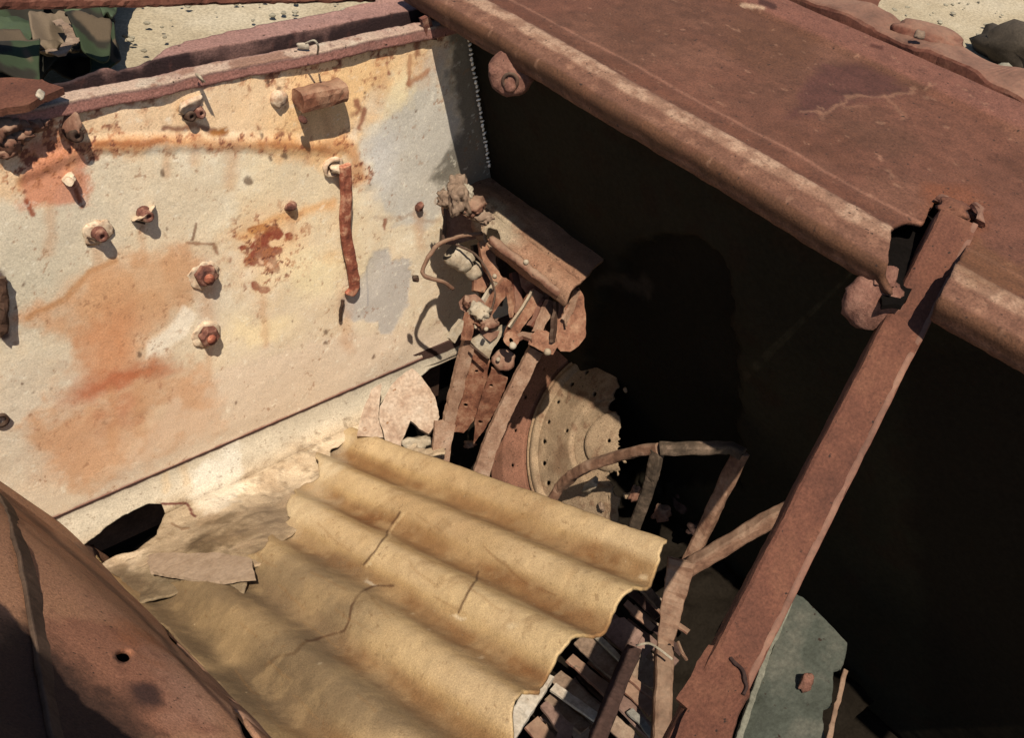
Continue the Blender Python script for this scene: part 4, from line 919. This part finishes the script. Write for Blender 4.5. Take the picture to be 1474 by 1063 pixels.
lathe('blade_boss', P(725, 519, d=1.80), CAMV, [(.021, 0), (.021, .008), (.017, .014), (.001, .015)], M['rib'], rack, n=22, jit=.0016)
lathe('pin', P(717, 518, d=1.778), CAMV, [(.004, 0), (.004, .006), (.0005, .007)], M['cream'], rack, n=10)
strap('guard_edge', [(772, 504, 10), (748, 552, 10.5), (722, 604, 10.5), (704, 648, 11), (688, 704, 11)], (1.765, 1.90), 'ribl', .012, seed=33)

# ================================================================ round drum in the shade
DC = P(890, 640, d=2.02); DN = Vector((-.75, .08, .62)).normalized()
drum = empty('fan_drum', DC, 'round cream fan drum with holes round its rim, right half cut away in place of shade', 'fan drum')
def polar(name, rr, hh, a0, a1, mat, base, par, holes=(), thick=.004, dn=.0, na=420, stain=True, ragged=None):
    t = DN.orthogonal().normalized(); b = DN.cross(t)
    r_ = []; h_ = []
    for (r0, r1), (h0, h1) in zip(zip(rr, rr[1:]), zip(hh, hh[1:])):
        n = max(1, int(math.hypot(r1 - r0, h1 - h0) / .003))
        for k in range(n): r_.append(r0 + (r1 - r0) * k / n); h_.append(h0 + (h1 - h0) * k / n)
    r_.append(rr[-1]); h_.append(hh[-1]); r_ = np.array(r_); h_ = np.array(h_)
    an = np.linspace(a0, a1, na)
    c = np.array(tuple(DC)); R = r_[:, None, None]; A = an[None, :, None]
    pts = c + R * (np.cos(A) * np.array(tuple(t)) + np.sin(A) * np.array(tuple(b))) + h_[:, None, None] * np.array(tuple(DN))
    p = Paint(pts, base)
    p.put(ss(-.1, .4, p.n1), np.array(base) * .72, .7); p.put(ss(.1, .45, p.n3 + p.big * .4), hc(124, 82, 56), .6); p.put(ss(.1, .5, fbm(pts, 14, 4, 131)), hc(140, 96, 66), .5); p.put(ss(.1, .4, p.n2), np.minimum(np.array(base) * 1.25, .8), .5)
    pts = pts + np.array(tuple(DN)) * (p.n3[..., None] * .0012 + fbm(pts, 9, 3, 130)[..., None] * .003)
    m = np.ones(pts.shape[:2], bool)
    for (hr, ha, s) in holes: m &= (np.hypot((r_[:, None] - hr), (an[None, :] - ha) * hr) > s * (1 + .3 * p.n3))
    if ragged is not None: m &= ragged(p, r_[:, None], an[None, :])
    return grid(name, pts, M['roof'], par, mask=m, col=np.clip(p.c, 0, .8), thick=thick)
rng = random.Random(3)
hl = [(.176, k * .26 + rng.uniform(-.02, .02), .0052) for k in range(25)] + [(.112, k * .9, .005) for k in range(7)]
polar('drum_face', [.212, .209, .203, .199, .195, .168, .100, .096, .092, .06, .055, .004], [0, .008, .010, .004, .0, .006, .028, .030, .022, .024, .034, .036], 0, 6.3, None, hc(182, 150, 114), drum, hl, ragged=lambda p, r, a: ((p.x + p.n1 * 40 + p.n3 * 12) < 896))  # right side cut raggedly where shade would hide it
polar('drum_rim', [.219, .221, .218, .214], [-.06, .0, .006, .0], 0, 6.3, None, hc(186, 150, 112), drum, ragged=lambda p, r, a: (p.x + p.n1 * 20) < 895)
gd = empty('drum_guard', DC, 'brown curved guard strip with rivet holes wrapped round the cream drum', 'drum guard')
polar('guard_band', [.226, .230, .28, .32], [-.01, .008, .014, .0], 0, 6.3, None, hc(160, 108, 82), gd, [(.255, k * .30 + .1, .0045) for k in range(21)], ragged=lambda p, r, a: (p.x < 850 + p.n3 * 6) & inpoly(p.x + p.n3 * 3, p.y + p.n1 * 3, [(768, 508), (800, 498), (845, 470), (880, 480), (850, 700), (760, 760), (680, 720), (700, 650)]))

# ================================================================ bent seat frame
fr = empty('bent_tube_frame', P(950, 1000, d=1.6), 'bent rusty tube frame rising from the scrap beside the sheet, one corner in shadow', 'tube frame')
def tube(pts, wd=.026, m='tube', z=None, name='tube'):
    return sweep(name, [P(x, y, z=zz) for x, y, zz in pts], rrect(wd, wd * .9, .25), M[m], fr, up=(.2, .1, 1), jit=.0011, jsc=60)
tube([(764, 775, -1.52), (786, 735, -1.44), (806, 702, -1.38), (824, 684, -1.33), (850, 670, -1.28), (890, 657, -1.23), (925, 648, -1.18), (950, 646, -1.15)], .022)
tube([(947, 649, -1.155), (938, 690, -1.22), (922, 735, -1.31), (902, 790, -1.42), (890, 822, -1.50)], .022, 'tubed')
tube([(950, 646, -1.145), (1000, 646, -1.13), (1052, 645, -1.12), (1069, 655, -1.12)], .021, 'tubed')
tube([(1067, 651, -1.125), (1040, 707, -1.20), (1012, 768, -1.28), (990, 812, -1.33), (972, 850, -1.37), (962, 900, -1.40)], .025)
tube([(1160, 722, -1.15), (1100, 752, -1.20), (1045, 786, -1.25), (1000, 812, -1.29), (985, 824, -1.31)], .027)
sweep('leg_plate', [P(982, 808, z=-1.28), P(970, 860, z=-1.33), P(962, 905, z=-1.37), P(955, 945, z=-1.40)], rrect(.048, .010, .3), M['tube'], fr, up=CAMV, jit=.002, scale=lambda t: 1 - .45 * t)
tube([(956, 935, -1.38), (954, 990, -1.38), (951, 1080, -1.38)], .030, 'tube', name='leg')
sweep('wire_tie', catmull([P(916, 930, z=-1.35), P(934, 927, z=-1.34), P(950, 936, z=-1.33), P(968, 950, z=-1.33)], 6), circ(.002, 6), M['pale'], fr, jit=0)
sweep('wire_tie', catmull([P(976, 925, z=-1.34), P(982, 940, z=-1.34), P(988, 950, z=-1.36)], 6), circ(.003, 6), M['tube'], fr, jit=0)

# dark brace bar lying under it
s_ = sweep('brace_bar', [P(912, 935, z=-1.40), P(890, 985, z=-1.40), P(856, 1075, z=-1.40)], rrect(.028, .014, .2), M['rustd2'], None, up=(0, 0, 1), jit=.001)
tag(s_, 'dark brown flat bar running down over the louvre slats left of the tube leg', 'flat bar')
s_ = sweep('pale_bar', [P(786, 972, z=-1.44), P(760, 1012, z=-1.44), P(716, 1080, z=-1.44)], rrect(.030, .014, .15), M['pale2'], None, up=(0, 0, 1), jit=.0012)
tag(s_, 'bright dusty bar poking out under the wavy end of the sheet', 'flat bar')

# ================================================================ louvre slats
lv = empty('louvre_grille', P(870, 960, z=-1.5), 'tumbled grille of dusty brown slats beyond the wavy end of the sheet', 'louvre grille')
SL = [  # x0, y0, x1, y1, width m, z, material
    (838, 917, 892, 966, .036, -1.440, 'grey'), (820, 948, 886, 1006, .017, -1.445, 'rib'), (866, 892, 930, 946, .034, -1.450, 'rib2'),
    (800, 974, 866, 1034, .022, -1.475, 'grey'), (790, 1002, 842, 1052, .020, -1.480, 'grey'),
    (900, 868, 940, 906, .010, -1.44, 'rib'), (908, 852, 946, 890, .012, -1.43, 'rustd2'), (916, 838, 950, 874, .016, -1.42, 'grey'),
    (902, 946, 946, 978, .034, -1.46, 'grey'), (902, 986, 942, 1026, .022, -1.46, 'rib'), (888, 1006, 940, 1060, .022, -1.465, 'rib2'), (880, 1040, 920, 1080, .022, -1.47, 'grey'),
    (850, 905, 902, 958, .008, -1.425, 'pale'), (764, 1040, 800, 1080, .026, -1.49, 'rib'), (826, 1040, 852, 1080, .024, -1.50, 'grey'), (906, 1024, 944, 1068, .010, -1.45, 'pale3'),
    (905, 974, 948, 1010, .010, -1.45, 'rib'),
]
rs = random.Random(21)
for k in range(22):
    x0 = 772 + k * 7.4 + rs.uniform(-6, 6); y0 = 1052 - k * 9.6 + rs.uniform(-8, 8); ln = rs.uniform(38, 74)
    SL.append((x0, y0, x0 + ln, y0 + ln * rs.uniform(.75, 1.0), rs.uniform(.008, .017), -1.500 - .012 * (k % 3), ('rib', 'grey', 'rib2', 'rustd2', 'grey')[k % 5]))
for i, (x0, y0, x1, y1, wd, z, m) in enumerate(SL):
    a = P(x0, y0, z=z); b = P(x1, y1, z=z - .008 * (i % 3)); 
    wd *= 1.3
    sweep('slat', [a, a.lerp(b, .5) + Vector((0, 0, .003 * ((i % 4) - 1.5))), b], rrect(wd, .006, .2), M[m], lv, up=Vector((.25 * math.sin(i * 2.1), .3 * math.cos(i * 1.7), 1)), jit=.0011, jsc=60)
s_ = sweep('white_slat', [P(796, 990, z=-1.445), P(858, 1034, z=-1.445)], rrect(.017, .006, .1), M['pale2'], None, up=(0, 0, 1), jit=.0006); tag(s_, 'short whitish slat lying across the brown louvre slats', 'slat')
s_ = plate('folded_offcut', [P(778, 1016, z=-1.46), P(786, 1010, z=-1.46), P(826, 1046, z=-1.46), P(822, 1075, z=-1.46), P(800, 1075, z=-1.46), P(802, 1052, z=-1.46)], .006, M['rib2'], None); tag(s_, 'pinkish brown bent offcut beside the bright bar at the lower edge', 'metal offcut')
s_ = plate('crumpled_plate', [P(857, 897, z=-1.42), P(880, 893, z=-1.425), P(897, 889, z=-1.42), P(926, 912, z=-1.41), P(916, 932, z=-1.42), P(906, 947, z=-1.43), P(876, 920, z=-1.43)], .005, M['rib2'], None); tag(s_, 'small flat dusty plate lying on top of the slats next to the sheet corner', 'metal offcut')

# ================================================================ long strut and its collar
st = empty('leaning_strut', P(1380, 318, z=-.566), 'long red brown steel strut slanting from the roof plate down across the dark side', 'strut')
a = P(1381, 312, z=-.561); b = P(962, 1140, d=1.02)
UPV = Vector((-.55, -.35, .75))
sweep('strut_web', [a, b], [(-.024, 0), (.018, 0), (.0215, -.002), (.023, -.008), (.023, -.034), (.017, -.034), (.017, -.006), (-.024, -.006)][::-1], M['strut'], st, up=UPV, jit=.0005, big=.001)
sweep('strut_highlight', [a.lerp(b, .015) + UPV * -.003 + Vector((.018, -.016, .002)), b + UPV * -.003 + Vector((.018, -.016, .002))], rrect(.008, .007, .3), M['rust'], st, up=UPV, jit=.0005, jsc=50, big=.001)  # added paler strip painting the highlight along the strut
flat('collar', [(1012, 936), (1020, 929), (1034, 934), (1066, 946), (1078, 972), (1079, 1000), (1062, 1030), (1050, 1080), (960, 1080), (990, 1022), (974, 1008)], 1.045, (), th=.006, m='strut', par=st, d1=1.00, seed=9)
sweep('collar_seam', catmull([P(1052, 948, d=1.035), P(1066, 962, d=1.03), P(1074, 985, d=1.025), P(1070, 1000, d=1.02)], 6), rrect(.0035, .003, .3), M['rustd2'], st, up=CAMV, jit=.001)
lump('weld_blob', P(1371, 300, z=-.562), (.035, .03, .012), M['strut'], st, .4, 9)

# ================================================================ grey green plate low on the right
gp = empty('green_plate', P(1150, 980, d=1.7), 'grey green painted plate with a ragged right edge low in the dark side', 'metal plate')
f2 = lambda x, y: P(x, y, d=1.79 - .16 * (y - 850) / 235)
plate('plate', [f2(*q) for q in ((1140, 850), (1156, 860), (1182, 886), (1219, 928), (1217, 944), (1210, 964), (1200, 966), (1199, 1004), (1194, 1016), (1185, 1020), (1188, 1085), (1050, 1085), (1085, 1010), (1118, 920))], .006, M['green'], gp, holes=())
sweep('plate_rib', [P(1134, 868, d=1.76), P(1108, 930, d=1.72), P(1056, 1085, d=1.60)], rrect(.016, .010, .2), M['green2'], gp, up=(-1, 0, 0), jit=.001)
lump('rust_knob', P(1161, 984, d=1.68), (.02, .02, .028), M['lug'], gp, .3, 4)
s_ = sweep('thin_rod', [P(1217, 966, d=1.70), P(1206, 1010, d=1.67), P(1190, 1080, d=1.62)], rrect(.008, .006, .3), M['tube'], None, jit=.001); tag(s_, 'thin rusty rod standing against the ragged right edge of the green plate', 'rod')

def PS(x, y, off=.020):
    rr = ray(x, y); t = (.465 * 1.223 + .886 * -1.455 + off) / (.465 * rr[1] + .886 * rr[2]); return Vector((rr[0] * t, rr[1] * t, rr[2] * t + CZ))
# ================================================================ scrap at the foot of the cream wall
D1 = 1.93
s_ = flat('torn_flange', [(560, 560), (575, 543), (594, 531), (606, 541), (620, 560), (629, 580), (632, 600), (628, 612), (616, 624), (604, 618), (590, 606), (583, 625), (574, 650), (556, 650), (552, 622), (545, 600), (548, 584)], 2.02, (), th=.012, m='cream3', par=None, d1=1.96, seed=5)
s_.parent = None; s_.matrix_parent_inverse = Matrix.Identity(4); tag(s_, 'torn pinkish cream flange with a rounded right end below the wall seam', 'torn flange')
s_ = plate('broken_sliver', [P(534, 562, d=2.00), P(549, 552, d=2.0), P(546, 580, d=1.99), P(545, 604, d=1.98), P(552, 630, d=1.97), P(514, 628, d=1.97), P(520, 596, d=1.98)], .012, M['cream3'], None, seed=8); tag(s_, 'broken cream sliver left of the torn flange, split by a dark crack', 'broken piece')
s_ = lump('pale_chunk', P(598, 640, d=1.97), (.06, .03, .02), M['cream'], None, .45, 12); tag(s_, 'pale broken chunk in the dark gap under the torn flange', 'rubble')
s_ = plate('board_offcut', [PS(212, 800), PS(228, 797), PS(312, 796), PS(362, 806), PS(366, 832), PS(310, 838), PS(216, 824)], .006, M['grey2'], None, seed=6); tag(s_, 'flat pinkish grey board offcut lying in the dust near the dark hole', 'board')
for (x, y, s, sh, m, z, lb) in (
        (850, 700, .035, (.6, .5, 1.3), 'cream', -1.42, 'pointed pale chip standing in the dark pit under the bent tube'),
        (866, 730, .016, (1, .7, .6), 'grey', -1.45, 'tiny grey chip in the pit below the pointed pale chip'),
        (914, 712, .024, (.8, .7, 1.2), 'rib', -1.40, 'small brown flake hooked on the tube that drops to the sheet'),
        (953, 740, .038, (.9, .7, .8), 'rib', -1.47, 'rounded brown lump between the two tube uprights'),
        (928, 782, .022, (1, .8, .8), 'rib2', -1.44, 'small pink brown pebble beside the sheet edge under the tubes'),
        (895, 775, .020, (1.4, .8, .6), 'cream', -1.42, 'small cream chip right against the top edge of the sheet'),
        (985, 710, .050, (1.4, .9, .7), 'rustd2', -1.52, 'broad dark lump deepest in the pit between the tubes'),
        (1000, 760, .030, (1.3, .8, .7), 'rustd2', -1.50, 'dark crumb near the foot of the lit tube upright'),
        (700, 664, .030, (1.1, .8, .6), 'rustd2', -1.52, 'dark clod between the two channel feet above the sheet edge'),
        (675, 640, .020, (1.1, .8, .9), 'rib', -1.50, 'small rusty clod at the lower tip of the blade')):
    s_ = lump('rubble_chip', P(x, y, z=z), tuple(s * k for k in sh), M[m], None, .45, int(x) % 13); tag(s_, lb, 'rubble', 'chips of rubble in the dark pit')
# cover plates under the rack so that the pit has a bottom of scrap
s_ = grid('pit_rubble', (lambda g: g)(np.array([[(x, y, CZ - 1.60 + .05 * float(fbm(np.array([[x, y, 0.]]), 9, 3, 140)[0]) + .02 * float(abs(fbm(np.array([[x, y, 0.]]), 40, 3, 141)[0]))) for y in np.arange(.2, 1.24, .012)] for x in np.arange(.75, 1.32, .012)])), M['dark2'], None); tag(s_, 'dark crumbled rubble covering the bottom of the pit', 'rubble', kind='stuff')

# grit and crumbs lying on the sheet and the dust
from mathutils.bvhtree import BVHTree
trees = [BVHTree.FromPolygons([v.co for v in o.data.vertices], [tuple(q.vertices) for q in o.data.polygons]) for o in bpy.data.objects if o.type == 'MESH' and o.name in ('lower_wall', 'sheet')]
rs = random.Random(5); bmv = bmesh.new(); eye = Vector((0, 0, CZ))
for i in range(160):
    x, y = (rs.gauss(340, 70), rs.gauss(790, 28)) if i % 2 else (rs.uniform(300, 860), rs.uniform(700, 1060))
    dv = (P(x, y, z=-1.4) - eye).normalized()
    hits = [h_ for h_ in (t.ray_cast(eye, dv) for t in trees) if h_[0]]
    if not hits: continue
    q, nn = min(hits, key=lambda h_: h_[3])[:2]
    if abs(nn.z) < .6: continue
    s = rs.uniform(.0008, .0024) * (1.2 if i % 2 else .7)
    v = bmesh.ops.create_icosphere(bmv, subdivisions=1, radius=s)['verts']
    for k in v: k.co = Vector((k.co.x * rs.uniform(.7, 1.6), k.co.y * rs.uniform(.7, 1.6), k.co.z * .6)) + q
me = bpy.data.meshes.new('crumbs'); bmv.to_mesh(me); bmv.free()
s_ = link('crumbs', me, M['grey']); tag(s_, 'pale crumbs and grit scattered over the dust and the sheet', 'grit', kind='stuff')

# ================================================================ outside: sand, stones, cloth
gx = np.concatenate([-np.geomspace(60, 3.2, 24), np.arange(-3, 7, .05), np.geomspace(7.2, 60, 24)])
GX, GY = np.meshgrid(gx, gx + 1.0, indexing='ij')
gp_ = np.stack([GX, GY, np.zeros_like(GX)], -1)
bank = np.maximum(ss(1.36, 1.50, GY), ss(1.68, 1.80, GX)) * 1.02     # sand heaped against the hull
gp_[..., 2] = fbm(gp_, 1.1, 3, 150) * .04 + fbm(gp_, 7, 3, 151) * .010 + bank
s_ = grid('sand_ground', gp_, M['sand'], None); s_['kind'] = 'structure'
stones = []
rs = random.Random(11)
for i in range(260):
    x = rs.uniform(150, 640) if i % 2 else rs.uniform(1150, 1474); y = rs.uniform(-20, 110)
    q = P(x, y, z=-.93)
    if q.y < 1.52 and q.x < 1.82: continue
    s = rs.uniform(.002, .009)
    stones.append((q, s))
bmv = bmesh.new()
for k, (q, s) in enumerate(stones):
    r = bmesh.ops.create_icosphere(bmv, subdivisions=2, radius=s)
    for v in r['verts']:
        v.co *= 1 + .3 * math.sin(k + v.co.x / s * 2 + v.co.y / s * 3); v.co.z *= .5; v.co += q
me = bpy.data.meshes.new('pebbles'); bmv.to_mesh(me); bmv.free()
s_ = link('pebbles', me, M['sand2']); tag(s_, 'pale pebbles sprinkled over the sand outside the hull', 'pebbles', kind='stuff')
s_ = lump('dark_boulder', P(1462, 84, z=-.92), (.24, .16, .10), M['char'], None, .35, 6); tag(s_, 'near-black lump half sunk in the sand beyond the roof rail', 'charred lump')  # lump in one near-black colour
s_ = lump('grey_stone', P(1458, 114, z=-.80), (.09, .06, .05), M['sand2'], None, .3, 4); tag(s_, 'pale grey stone just behind the outer rail on the far right', 'stone')

# crumpled camouflage cloth, left of the sand patch
def cloth():
    o2 = empty('camouflage_cloth', P(70, 90, z=-.93), 'crumpled green and brown camouflage cloth heaped on the sand behind the hull edge', 'cloth')
    def piece(name, pl, z0, tilt, seed, paint, amp=.05, step=.011):
        xs = [q[0] for q in pl]; ys = [q[1] for q in pl]
        px = np.arange(min(xs) - 10, max(xs) + 10, 2.2); py = np.arange(min(ys) - 10, max(ys) + 10, 2.2)
        A, B = np.meshgrid(px, py, indexing='ij')
        r = ray(A, B); t = z0 / r[..., 2]
        pts = r * t[..., None]; pts[..., 2] += CZ
        q = pts.copy(); 
        rid = 1 - np.abs(fbm(q + np.array([.0, .0, seed]), 6.5, 3, seed)) * 2.2
        pts[..., 2] += rid * amp * 1.6 + fbm(q, 9, 3, seed + 3) * amp * .5 + tilt * (A - min(xs)) / 100
        p = Paint(pts, paint[0]); f = fbm(q * np.array([1, 1, 1]), 10, 3, seed + 9)
        p.put(ss(.05, .12, f), paint[1], 1); p.put(ss(-.12, -.18, f), paint[2], 1)
        m = inpoly(A + 4 * fbm(q, 12, 3, 3), B + 4 * fbm(q, 12, 3, 4), pl)
        grid(name, pts, M['clothp'], o2, mask=m, col=np.clip(p.c, 0, .6), thick=.004)
    G = hc(82, 94, 64); G2 = hc(60, 72, 46); Bn = hc(104, 86, 64); Dk = hc(46, 42, 32)
    piece('cloth_fold', [(-60, -20), (190, -20), (172, 20), (168, 60), (176, 108), (150, 130), (-60, 140)], -.90, 0, 5, (Dk * .6, Dk * .5, Dk * .7), .03)
    piece('cloth_fold', [(-60, 8), (60, 4), (72, 30), (62, 70), (48, 110), (-60, 112)], -.86, 0, 11, (G2, G, Dk)  , .03)
    piece('cloth_fold', [(72, 10), (172, 6), (160, 40), (142, 74), (110, 52), (90, 30)], -.85, 0, 17, (G, hc(100, 114, 80), G2), .03)
    piece('cloth_fold', [(50, 66), (112, 56), (140, 82), (120, 112), (54, 116)], -.85, 0, 23, (Bn, hc(140, 118, 92), Dk), .04)
    piece('cloth_fold', [(-60, 60), (30, 52), (66, 84), (60, 126), (-60, 130)], -.80, 0, 37, (G2, Dk, Bn), .025)
    piece('cloth_fold', [(96, 40), (150, 30), (166, 58), (150, 86), (118, 80)], -.79, 0, 43, (Dk, G2, Bn), .025)
    piece('cloth_fold', [(144, 66), (170, 62), (180, 100), (130, 118), (132, 92)], -.86, 0, 29, (Bn, G2, Dk), .03)
    sweep('curled_strip', catmull([P(60, 72, z=-.80), P(86, 74, z=-.77), P(104, 58, z=-.77), P(100, 42, z=-.78), P(84, 30, z=-.79)], 8), rrect(.02, .004, .3), M['grey'], o2, up=(0, 0, 1), jit=.003)
cloth()
